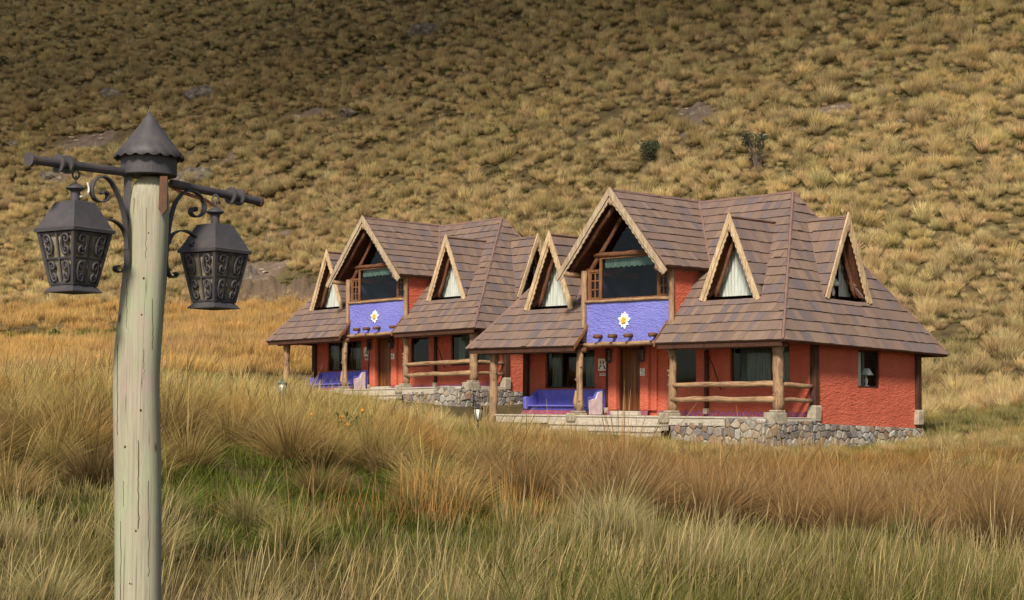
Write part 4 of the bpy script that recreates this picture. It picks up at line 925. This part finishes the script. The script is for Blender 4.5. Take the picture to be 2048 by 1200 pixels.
def shrub(u, v, wpx, hpx, label, seed, **kw):
    p = hill_hit(u, v+hpx/2); s = p.y/FPX; return leafy('shrub', p-Vector((0,0,.1)), wpx*s, hpx*s, label, 'shrub', seed, group='dark shrubs on the hillside', **kw)
shrub(1516, 304, 58, 80, 'tall dark flat-topped bush with bare stems above the nearer roof ridge', 1, flat=True)
shrub(1297, 304, 54, 46, 'round dark green bush on the slope above the nearer gable', 2)
shrub(690, 130, 26, 18, 'small blackish bush high on the slope left of the slanting boulder', 3, nb=14)
shrub(8, 128, 26, 24, 'dark bush at the left edge near the top of the hill', 4, nb=14)
shrub(110, 667, 30, 20, 'low bright green bush in the scrub strip left of the post', 6, nb=16, leaf='stem')
# flowering plant and reeds
def flower_plant(u, v, Y):
    p = pix(u, v, Y); gz = float(ground(np.array([p.x]), np.array([p.y]))[0]); o = empty('flowering_plant', (p.x, p.y, gz), 'dark green plant with small orange blooms among the dry tussocks', 'plant'); rg = np.random.default_rng(4); st = MB(); fl = MB(); h = p.z-gz
    for k in range(30):
        a = rg.uniform(0, 6.28); r = rg.uniform(.02, .45); z = h*rg.uniform(.6, 1.05); e = Vector((r*math.cos(a)*1.2, r*math.sin(a)*.8, z)); st.tube([(e.x*.4, e.y*.4, 0), (e.x*.8, e.y*.8, z*.5), e], [.012, .01, .006], 4, c=(float(rg.random()),)*3)
        for q in range(14):
            c = Vector((e.x*.8, e.y*.8, 0)).lerp(e, rg.uniform(.5, 1)); c.z = z*rg.uniform(.35, 1); d = Vector((rg.normal(), rg.normal(), .6)).normalized()*.10; w = Vector((-d.y, d.x, 0)).normalized()*.018; st.add([c, c+d*.5+w, c+d, c+d*.5-w], [(0,1,2,3)], (float(rg.random()),)*3)
        if k < 7: fl.lathe([(.01,-.02),(.03,0),(.026,.025),(.008,.04)], e, 7)
    st.build('stems', M['stem'], o, fixn=False); fl.build('blossom', M['orange'], o, smooth=True)
flower_plant(690, 826, 26)

# ------------------------------------------------------------------ grass
def tuft(name, n, hgt, r0, tilt, droop, width, segs, wind, seed, stalk=0, mat='grass', lmin=.55):
    rg = np.random.default_rng(seed); V = []; F = []; Hh = []; Rr = []
    for k in range(n):
        ra = math.sqrt(rg.random()); a = rg.uniform(0, 6.283); bx, by = r0*ra*math.cos(a), r0*ra*math.sin(a)
        th = tilt*ra*rg.uniform(.5, 1.2)+abs(rg.normal())*.06; a2 = a+rg.normal()*.5; L = hgt*rg.uniform(lmin, 1.05)*(1-.25*ra*rg.random()); dr = droop*rg.uniform(.4, 1.4)*(.4+ra)
        is_st = k < stalk; w = width*rg.uniform(.7, 1.3)
        if is_st: L = hgt*rg.uniform(1.0, 1.35); th *= .5; dr *= .35; w = width*.55
        p = np.array([bx, by, 0.0]); fa = rg.uniform(0, 6.283); side = np.array([math.cos(fa), math.sin(fa), 0]); b = len(V); rv = rg.random()
        for i in range(segs+1):
            t = i/segs; ww = w*(1-t**1.6)+w*.06
            if is_st and i >= segs-1: ww = w*1.9 if i == segs-1 else w*.5
            V += [p-side*ww/2, p+side*ww/2]; Hh += [t, t]; Rr += [rv, rv]
            if i < segs:
                ang = th+dr*(t+.5/segs)**1.5; d = np.array([math.sin(ang)*math.cos(a2), math.sin(ang)*math.sin(a2), math.cos(ang)]); d[0] += wind*t; d /= np.linalg.norm(d); p = p+d*L/segs
        F += [(b+2*i, b+2*i+1, b+2*i+3, b+2*i+2) for i in range(segs)]
    me = bpy.data.meshes.new(name); me.from_pydata([tuple(v) for v in V], [], F); me.materials.append(M[mat])
    for nm, dat in (('h', Hh), ('r', Rr)): at = me.attributes.new(nm, 'FLOAT', 'POINT'); at.data.foreach_set('value', np.array(dat, 'f'))
    return bpy.data.objects.new(name, me)
def tuft_set(name, k, **kw):
    c = bpy.data.collections.new(name)
    for i in range(k): c.objects.link(tuft('%s_tuft' % name, seed=kw.get('seed0', 0)+i, **{a: b for a, b in kw.items() if a != 'seed0'}))
    return c
def scatter(name, label, coll, P, scl, rot, tip, low, idxn, kind='stuff', cat='grass'):
    n = len(P); me = bpy.data.meshes.new(name); me.from_pydata(P.tolist(), [], []); rg = np.random.default_rng(n)
    def at(nm, ty, key, dat): a = me.attributes.new(nm, ty, 'POINT'); a.data.foreach_set(key, np.ascontiguousarray(dat).ravel())
    at('scl', 'FLOAT_VECTOR', 'vector', scl.astype('f')); at('rot', 'FLOAT_VECTOR', 'vector', rot.astype('f')); at('idx', 'INT', 'value', rg.integers(0, idxn, n).astype('i'))
    o4 = np.ones((n, 1)); at('tip', 'FLOAT_COLOR', 'color', np.hstack([tip, o4]).astype('f')); at('low', 'FLOAT_COLOR', 'color', np.hstack([low, o4]).astype('f'))
    o = bpy.data.objects.new(name, me); COL.objects.link(o); tag(o, label, cat, kind=kind)
    g = bpy.data.node_groups.new(name, 'GeometryNodeTree'); g.interface.new_socket('Geometry', in_out='INPUT', socket_type='NodeSocketGeometry'); g.interface.new_socket('Geometry', in_out='OUTPUT', socket_type='NodeSocketGeometry')
    N = g.nodes; gi = N.new('NodeGroupInput'); go = N.new('NodeGroupOutput'); ip = N.new('GeometryNodeInstanceOnPoints'); ci = N.new('GeometryNodeCollectionInfo'); ci.inputs['Collection'].default_value = coll; ci.inputs['Separate Children'].default_value = True; ci.inputs['Reset Children'].default_value = True
    def na(nm, ty): x = N.new('GeometryNodeInputNamedAttribute'); x.data_type = ty; x.inputs['Name'].default_value = nm; return x.outputs['Attribute']
    L = g.links.new; L(gi.outputs[0], ip.inputs['Points']); L(ci.outputs[0], ip.inputs['Instance']); ip.inputs['Pick Instance'].default_value = True
    L(na('idx', 'INT'), ip.inputs['Instance Index']); L(na('rot', 'FLOAT_VECTOR'), ip.inputs['Rotation']); L(na('scl', 'FLOAT_VECTOR'), ip.inputs['Scale']); L(ip.outputs[0], go.inputs[0])
    o.modifiers.new('scatter', 'NODES').node_group = g; return o
def jitter(x0, x1, y0, y1, sp, seed):
    rg = np.random.default_rng(seed); X, Y = np.meshgrid(np.arange(x0, x1, sp), np.arange(y0, y1, sp)); X = X.ravel()+rg.uniform(-.85, .85, X.size)*sp; Y = Y.ravel()+rg.uniform(-.85, .85, Y.size)*sp; return X, Y, rg
def outside_houses(X, Y, mg):
    k = np.ones(len(X), bool)
    for h in (H1, H2):
        c, s = math.cos(h['t']), math.sin(h['t']); dx, dy = X-h['x'], Y-h['y']; lx, ly = dx*c-dy*s, dx*s+dy*c
        k &= ~((lx > -6.2-mg) & (lx < 6.8+mg) & (ly > -.55-mg) & (ly < 8.1+mg))
        k &= ~((lx > -2.8-mg) & (lx < 2.6+mg) & (ly > -1.0-mg) & (ly < 8.1+mg))
    return k
def clear_lights(u, Y):            # the grass is kept short in front of the path lights
    k = np.ones(len(u), bool)
    for a, y in ((565, 50), (956, 47)): k &= ~((np.abs(u-a) < 26) & (Y > y-9) & (Y < y+1.2))
    return k
def fld(X, Y, sc, ph=0.0): return np.clip(.5+.5*wavy(X+ph*17, Y-ph*9, sc), 0, 1)
def colmix(cols, w, rg, jit=.15):
    C = np.array(cols); w = np.clip(w, 0, .9999)*(len(C)-1); i = w.astype(int); f = (w-i)[:, None]; c = C[i]*(1-f)+C[np.minimum(i+1, len(C)-1)]*f
    return c*rg.uniform(1-jit, 1+jit, (len(w), 1))*rg.uniform(.94, 1.06, (len(w), 3))
def srot(n, rg, z=.6): return np.c_[rg.normal(0, .06, n), rg.normal(0, .06, n), rg.uniform(-z, z, n)]
def sscl(s, rg, v=.18): return np.c_[s, s, s*rg.uniform(1-v, 1+v, len(s))]
STRAW, GOLD, TAN, OLIVE, GREEN, OCHRE, BROWN, PALE = (.42,.29,.12), (.46,.30,.10), (.34,.235,.11), (.17,.15,.045), (.10,.13,.025), (.42,.21,.05), (.22,.14,.075), (.46,.36,.19)

# hillside tussocks
hillc = tuft_set('hill_tussock', 8, n=260, hgt=1.05, r0=.29, tilt=.48, droop=.6, width=.024, segs=4, wind=.36, seed0=10, lmin=.6)
X, Y, rg = jitter(-85, 62, 62, 235, .52, 1)
Z = ground(X, Y); u, v = uv_of(X, Y, Z); base_y = np.interp(u, [-600, 0, 450, 700, 1000, 1500, 1850, 2048, 2700], [132, 127, 117, 104, 90, 72, 62, 63, 62])
dens = fld(X, Y, .16, 1)*.55+fld(X, Y, .55, 2)*.45
keep = (Y > base_y) & (u > -420) & (u < 2460) & (v > -140) & outside_houses(X, Y, .6) & (dens > .02+.22*rg.random(len(X)))
keep &= ~((u > 465) & (u < 660) & (v > 548) & (v < 604)) & (bare_at(u, v) < .35+.3*rg.random(len(X)))
X, Y, Z, u, v, dens = [a[keep] for a in (X, Y, Z, u, v, dens)]
s = rg.uniform(.34, .85, len(X)); s *= np.where(rg.random(len(X)) < .08, 1.4, 1.0); w = fld(X, Y, .09, 3)*.6+rg.random(len(X))*.4
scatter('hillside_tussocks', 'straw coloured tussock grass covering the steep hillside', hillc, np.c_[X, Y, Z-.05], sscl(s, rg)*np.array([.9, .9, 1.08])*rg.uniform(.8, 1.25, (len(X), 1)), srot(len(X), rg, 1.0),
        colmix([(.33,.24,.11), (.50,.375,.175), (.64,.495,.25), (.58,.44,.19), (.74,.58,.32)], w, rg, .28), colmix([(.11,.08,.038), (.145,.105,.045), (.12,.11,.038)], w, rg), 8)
# low green and brown cushions between the tussocks
lowc = tuft_set('low_scrub', 5, n=70, hgt=.22, r0=.34, tilt=1.1, droop=.5, width=.05, segs=2, wind=.1, seed0=40)
X, Y, rg = jitter(-70, 55, 64, 205, .95, 2); Z = ground(X, Y); u, v = uv_of(X, Y, Z); by = np.interp(u, [-600, 0, 450, 700, 1000, 1500, 1850, 2048, 2700], [130, 125, 115, 102, 88, 70, 64, 66, 66])
keep = (Y > by) & (u > -300) & (u < 2350) & (v > -60) & outside_houses(X, Y, .4) & (fld(X, Y, .3, 5) > .33) & (bare_at(u, v) < .4); X, Y, Z = X[keep], Y[keep], Z[keep]
w = fld(X, Y, .2, 6)*.5+rg.random(len(X))*.5
scatter('hillside_scrub', 'low green scrub between the hillside tussocks', lowc, np.c_[X, Y, Z-.02], sscl(rg.uniform(.7, 1.5, len(X)), rg), srot(len(X), rg, 3.1), colmix([BROWN, OLIVE, (.12,.15,.03), (.13,.12,.05)], w, rg), colmix([(.08,.06,.04), (.07,.08,.02)], w, rg), 5)

# orange field on the left below the hill
fieldc = tuft_set('field_grass', 6, n=150, hgt=.85, r0=.55, tilt=.25, droop=.35, width=.022, segs=3, wind=.18, seed0=60)
X, Y, rg = jitter(-75, 14, 56, 132, .72, 3); Z = ground(X, Y); u, v = uv_of(X, Y, Z); by = np.interp(u, [-600, 0, 450, 700, 1000], [131, 127, 117, 104, 88])
green = (v > 648) & (v < 693) & (u < 330) & (u > -700)
keep = (Y < by) & (u > -420) & (u < 1150) & (v < 752) & outside_houses(X, Y, .3) & ~(green & (rg.random(len(X)) < .86)); X, Y, Z, u, v = [a[keep] for a in (X, Y, Z, u, v)]
w = fld(X, Y, .35, 7)*.6+rg.random(len(X))*.4
scatter('orange_field_grass', 'upright orange dry grass of the field below the hill', fieldc, np.c_[X, Y, Z], sscl(rg.uniform(.7, 1.1, len(X)), rg), srot(len(X), rg, .7), colmix([(.48,.33,.16), (.54,.35,.14), (.62,.38,.13), (.62,.43,.18)], w, rg, .14), colmix([(.26,.17,.075), (.30,.19,.07)], w, rg), 6)
X, Y, rg = jitter(-60, -8, 76, 108, .8, 4); Z = ground(X, Y); u, v = uv_of(X, Y, Z); keep = (v > 644) & (v < 697) & (u < 350) & (u > -400); X, Y, Z = X[keep], Y[keep], Z[keep]; w = rg.random(len(X))
scatter('field_scrub', 'green scrub strip across the orange field', lowc, np.c_[X, Y, Z], sscl(rg.uniform(1.0, 2.2, len(X)), rg), srot(len(X), rg, 3), colmix([OLIVE, (.13,.17,.03), (.09,.14,.03), (.24,.21,.07)], w, rg), colmix([(.07,.06,.03), (.06,.08,.02)], w, rg), 5)

# meadow tussocks between the lawn and the cottages
tusc = tuft_set('tussock', 8, n=760, hgt=1.0, r0=.15, tilt=.72, droop=.95, width=.0085, segs=5, wind=.26, seed0=80, stalk=14)
tusf = tuft_set('far_tussock', 6, n=380, hgt=1.0, r0=.17, tilt=.72, droop=.9, width=.015, segs=4, wind=.22, seed0=100, stalk=6)
def meadow(name, label, coll, kn, y0, y1, sp, seed, smin, smax, hollow=True):
    X, Y, rg = jitter(-.58*y1-3, .58*y1+3, y0, y1, sp, seed); Z = ground(X, Y); u, v = uv_of(X, Y, Z)
    keep = (u > -800) & (u < 2900) & outside_houses(X, Y, .55) & clear_lights(u, Y)
    if hollow: keep &= ~((Y < 20.5) & (u > 330) & (u < 850) & (fld(X, Y, .9, 11) > .25)); keep &= fld(X, Y, .8, 12) > .22
    # a mown strip and low turf close to the cottages
    c, s_ = math.cos(H1['t']), math.sin(H1['t']); dx, dy = X-H1['x'], Y-H1['y']; lx, ly = dx*c-dy*s_, dx*s_+dy*c
    near = (lx > -6) & (lx < 10) & (ly > -3.4) & (ly < 9.5); dx, dy = X-H2['x'], Y-H2['y']; lx, ly = dx*c-dy*s_, dx*s_+dy*c; near |= (lx > -3) & (lx < 9) & (ly > -2.6) & (ly < 9)
    keep &= ~near & ~((u > 1800) & (Y > 57) & (Y < 61)) & ~((u < 470) & (Y > 57))
    X, Y, Z, u = [a[keep] for a in (X, Y, Z, u)]
    s = rg.uniform(smin, smax, len(X))*np.where((u > 600) & (Y > 28), np.interp(u, [600, 1100], [1, .66]), 1)
    if hollow:
        q = [pix(a, b, c) for a, b, c, d in PL]; px = np.array([(p.x, p.y) for p in q]); far = np.array([np.hypot(px[:, 0]-x, px[:, 1]-y).min() > .5 for x, y in zip(X, Y)])
        X, Y, Z, u, s = [a[far] for a in (X, Y, Z, u, s)]; X = np.r_[X, px[:, 0]]; Y = np.r_[Y, px[:, 1]]; Z = np.r_[Z, ground(px[:, 0], px[:, 1])]; u = np.r_[u, [a for a, b, c, d in PL]]; s = np.r_[s, [d for a, b, c, d in PL]]
    w = fld(X, Y, .28, 8)*.55+rg.random(len(X))*.45+np.clip((Y-30)/60, -.2, .35)
    tip = colmix([(.27,.18,.075), (.37,.27,.095), (.46,.345,.12), (.54,.41,.16), (.60,.47,.22)], w, rg, .26); low = colmix([(.09,.065,.03), (.12,.105,.028), (.12,.125,.028)], rg.random(len(X)), rg)  # low: dark thatch colour, deepened with painted self-shade at the tussock base
    ok = (fld(X, Y, .5, 13) > .66)[:, None]; tip = np.where(ok, colmix([OCHRE, (.36,.18,.05)], rg.random(len(X)), rg), tip)
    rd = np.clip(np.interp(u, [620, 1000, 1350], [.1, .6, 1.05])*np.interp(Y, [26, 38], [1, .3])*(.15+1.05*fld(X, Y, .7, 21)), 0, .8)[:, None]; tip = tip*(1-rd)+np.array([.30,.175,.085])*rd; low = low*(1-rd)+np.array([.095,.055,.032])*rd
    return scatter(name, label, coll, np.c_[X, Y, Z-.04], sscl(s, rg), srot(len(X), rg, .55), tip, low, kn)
PL = [(60,860,20,1.15),(150,880,19.5,1.1),(215,870,21,1.15),(390,872,23,1.05),(470,870,22.5,1.1),(540,880,22,1.0),(350,860,24,1.0),(770,900,27,1.0),(820,895,28,1.0),(740,930,22,.9),(640,980,18,.75),
      (1060,1010,18.5,.9),(1120,1000,19,.85),(1200,1050,17.2,.95),(1255,1060,17,1.0),(1310,1040,17.6,.9),(1420,1050,17.4,1.0),(1470,1040,17.8,.9),(1600,1050,17.5,.85),(1700,1060,17.2,.9),(1900,1010,18.6,.85),(1955,980,20,.9),(1040,920,25,.85),(980,900,28,.85),(20,960,16,.8),(1830,1060,17,.9),(1540,1030,18.5,.9)]
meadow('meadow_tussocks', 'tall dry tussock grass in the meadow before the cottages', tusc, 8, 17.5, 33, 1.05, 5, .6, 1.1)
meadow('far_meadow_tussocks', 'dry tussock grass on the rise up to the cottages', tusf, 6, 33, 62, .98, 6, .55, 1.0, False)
# upright ochre stems between the tussocks
stemc = tuft_set('ochre_stem', 6, n=46, hgt=.7, r0=.3, tilt=.22, droop=.25, width=.008, segs=3, wind=.16, seed0=120, stalk=8)
X, Y, rg = jitter(-30, 30, 15.5, 56, .50, 7); Z = ground(X, Y); u, v = uv_of(X, Y, Z); keep = (u > -350) & (u < 2400) & outside_houses(X, Y, .5) & clear_lights(u, Y) & (fld(X, Y, .45, 14) > np.where(u > 1800, .35, np.where(u > 1000, .52, .62)))
X, Y, Z, u = [a[keep] for a in (X, Y, Z, u)]; w = fld(X, Y, .6, 15)*.5+rg.random(len(X))*.5
wd = np.clip(Y/22, .9, 2.2); s = rg.uniform(.45, .85, len(X))*np.where((u > 900) & (Y > 26), .7, 1); sc = np.c_[s*1.1, s*1.1, s]
scatter('ochre_stems', 'upright ochre grass stems between the meadow tussocks', stemc, np.c_[X, Y, Z], sc, srot(len(X), rg, 1), colmix([(.28,.18,.09), (.36,.22,.09), (.46,.25,.07), (.46,.29,.11)], w, rg), colmix([(.13,.09,.05), (.18,.10,.04)], w, rg), 6)
# short green turf
turfc = tuft_set('turf', 5, n=120, hgt=.20, r0=.36, tilt=.6, droop=.5, width=.012, segs=2, wind=.08, seed0=140)
X, Y, rg = jitter(-26, 30, 14, 70, .52, 8); Z = ground(X, Y); u, v = uv_of(X, Y, Z); keep = (u > -700) & (u < 2800) & outside_houses(X, Y, .1) & (Y < np.where(u > 1780, 70, 62)); X, Y, Z, u = [a[keep] for a in (X, Y, Z, u)]
w = fld(X, Y, .4, 16)*.5+rg.random(len(X))*.5
hs = np.where((u > 1800) & (Y > 50), rg.uniform(1.2, 2.4, len(X)), rg.uniform(.7, 1.5, len(X))); tp = colmix([(.13,.17,.025), (.16,.17,.035), (.24,.21,.07), (.30,.24,.09)], w, rg)
hol = ((Y < 21.5) & (u > 330) & (u < 1000))[:, None]; rt = ((u > 1780) & (Y > 47))[:, None]; tp = np.where(rt, colmix([(.24,.22,.07), (.34,.29,.11), (.40,.33,.14)], rg.random(len(X)), rg), tp); tp = np.where(hol, np.array([.095,.125,.018])*rg.uniform(.7, 1.3, (len(X), 1)), tp)
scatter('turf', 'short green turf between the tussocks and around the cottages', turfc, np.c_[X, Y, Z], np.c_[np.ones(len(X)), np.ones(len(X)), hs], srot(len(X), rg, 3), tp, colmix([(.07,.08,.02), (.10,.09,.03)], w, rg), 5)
# foreground meadow
fgc = tuft_set('foreground_grass', 8, n=40, hgt=.5, r0=.17, tilt=.8, droop=1.0, width=.0068, segs=5, wind=.36, seed0=160, stalk=4)
X, Y, rg = jitter(-14, 14, 4.2, 18, .16, 9); Z = ground(X, Y); keep = (np.abs(X) < .5*Y+4.2); keep &= ~(np.hypot(X-pc.x, Y-pc.y) < .16); X, Y, Z = X[keep], Y[keep], Z[keep]; u, v = uv_of(X, Y, Z)
s = (.30+1.25*fld(X, Y, 1.1, 17))*rg.uniform(.75, 1.2, len(X))*np.interp(Y, [5, 8, 12, 15, 18], [.6, .72, .7, .42, .3]); s = s*np.where((u > 330) & (u < 1000) & (Y > 10), .6, 1.0); w = fld(X, Y, 1.0, 18)*.55+rg.random(len(X))*.45
rt3 = srot(len(X), rg, .6); rt3[:, :2] *= 2.5
scatter('foreground_grass', 'long greenish grass with pale seed stalks in the foreground', fgc, np.c_[X, Y, Z], sscl(s, rg)*np.array([1.15, 1.15, 1]), rt3, colmix([(.075,.11,.018), (.13,.145,.032), (.215,.175,.058), (.33,.255,.105)], np.clip(w-.12*((u < 900) & (Y < 9)), 0, 1), rg, .3), colmix([(.04,.05,.013), (.06,.06,.02), (.08,.06,.03)], w, rg), 8)

X, Y, rg = jitter(-9, 9, 6.5, 16, 1.15, 14); Z = ground(X, Y); u, v = uv_of(X, Y, Z); keep = (np.abs(X) < .46*Y+2) & (np.hypot(X-pc.x, Y-pc.y) > .8) & (rg.random(len(X)) < .6); X, Y, Z = X[keep], Y[keep], Z[keep]
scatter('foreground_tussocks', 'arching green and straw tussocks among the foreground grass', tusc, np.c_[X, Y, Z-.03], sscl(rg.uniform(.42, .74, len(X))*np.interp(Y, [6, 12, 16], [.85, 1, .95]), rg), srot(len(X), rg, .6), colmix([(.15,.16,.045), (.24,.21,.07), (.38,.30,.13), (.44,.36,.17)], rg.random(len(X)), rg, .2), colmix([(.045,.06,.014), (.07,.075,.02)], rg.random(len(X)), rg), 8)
stk = tuft_set('seed_stalk', 8, n=7, hgt=.72, r0=.18, tilt=.25, droop=.45, width=.0056, segs=6, wind=.22, seed0=200, stalk=9)
X, Y, rg = jitter(-12, 12, 4.6, 15, .23, 10); Z = ground(X, Y); keep = (np.abs(X) < .5*Y+4) & (fld(X, Y, .9, 19) > .40) & (np.hypot(X-pc.x, Y-pc.y) > .2); X, Y, Z = X[keep], Y[keep], Z[keep]
u, v = uv_of(X, Y, Z); s = np.where((u > 330) & (u < 1000) & (Y > 11), .65, 1.0)*rg.uniform(.5, 1.0, len(X))*np.interp(Y, [5, 9, 12, 15], [.65, .85, .85, .62])
scatter('seed_stalks', 'pale seed stalks standing above the foreground grass', stk, np.c_[X, Y, Z], sscl(s, rg), np.c_[rg.normal(0, .10, len(X)), rg.normal(.08, .16, len(X)), rg.uniform(-.7, .7, len(X))], colmix([(.32,.235,.11), (.43,.33,.17), (.40,.29,.11)], rg.random(len(X)), rg, .25), colmix([(.12,.12,.04), (.20,.16,.07)], rg.random(len(X)), rg), 8)
# unseen clouds added behind the camera to shade the upper hillside
cm = NT('shade_cloud'); cm.base((0.85, 0.86, 0.88)); cm.set(1.0, 0, 0)
def cloud(ctr, rx, ry, rz, nb, seed, label):
    import bmesh
    rg = random.Random(seed); b = bmesh.new()
    for k in range(nb):
        a = rg.uniform(0, 6.283); f = math.sqrt(rg.random()); r = rg.uniform(.16, .34)
        mm = Matrix.Translation((math.cos(a)*f*rx, math.sin(a)*f*ry, rg.uniform(-.2, .4)*rz)) @ Matrix.Diagonal((r*rx, r*ry*1.2, r*rz*2, 1))
        bmesh.ops.create_icosphere(b, subdivisions=3, radius=1, matrix=mm)
    me = bpy.data.meshes.new('cloud'); b.to_mesh(me); b.free(); me.materials.append(cm.m); me.polygons.foreach_set('use_smooth', [True]*len(me.polygons))
    o = bpy.data.objects.new('cloud', me); COL.objects.link(o); o.location = ctr; return tag(o, label, 'cloud', kind='structure')
def shade_from(p, dist): return Vector(p)+sd*dist
cloud(shade_from((-30, 180, 58), 200), 120, 52, 16, 320, 1, 'unseen pale cloud added to shade the upper hillside')
cloud(shade_from((46, 128, 40), 200), 60, 31, 12, 220, 2, 'second unseen cloud added to shade the upper right slope')
# loose stones on the bare patches
stc = bpy.data.collections.new('loose_stone')
for k in range(5):
    import bmesh
    b = bmesh.new(); bmesh.ops.create_icosphere(b, subdivisions=2, radius=.2); rg = random.Random(k)
    for q in b.verts: q.co = Vector((q.co.x*1.3, q.co.y, q.co.z*.6))*rg.uniform(.7, 1.15)
    me = bpy.data.meshes.new('loose_stone'); b.to_mesh(me); b.free(); me.materials.append(M['pale_rock']); stc.objects.link(bpy.data.objects.new('loose_stone', me))
X, Y, rg = jitter(-70, 50, 70, 200, .8, 12); Z = ground(X, Y); u, v = uv_of(X, Y, Z); keep = (v > -40) & (bare_at(u, v) > .3+.5*rg.random(len(X))) & (rg.random(len(X)) < .6); X, Y, Z = X[keep], Y[keep], Z[keep]
scatter('loose_stones', 'loose pale stones on bare patches of the hillside', stc, np.c_[X, Y, Z], sscl(rg.uniform(.3, 1.3, len(X)), rg), srot(len(X), rg, 3), np.ones((len(X), 3)), np.ones((len(X), 3)), 5, cat='stones')
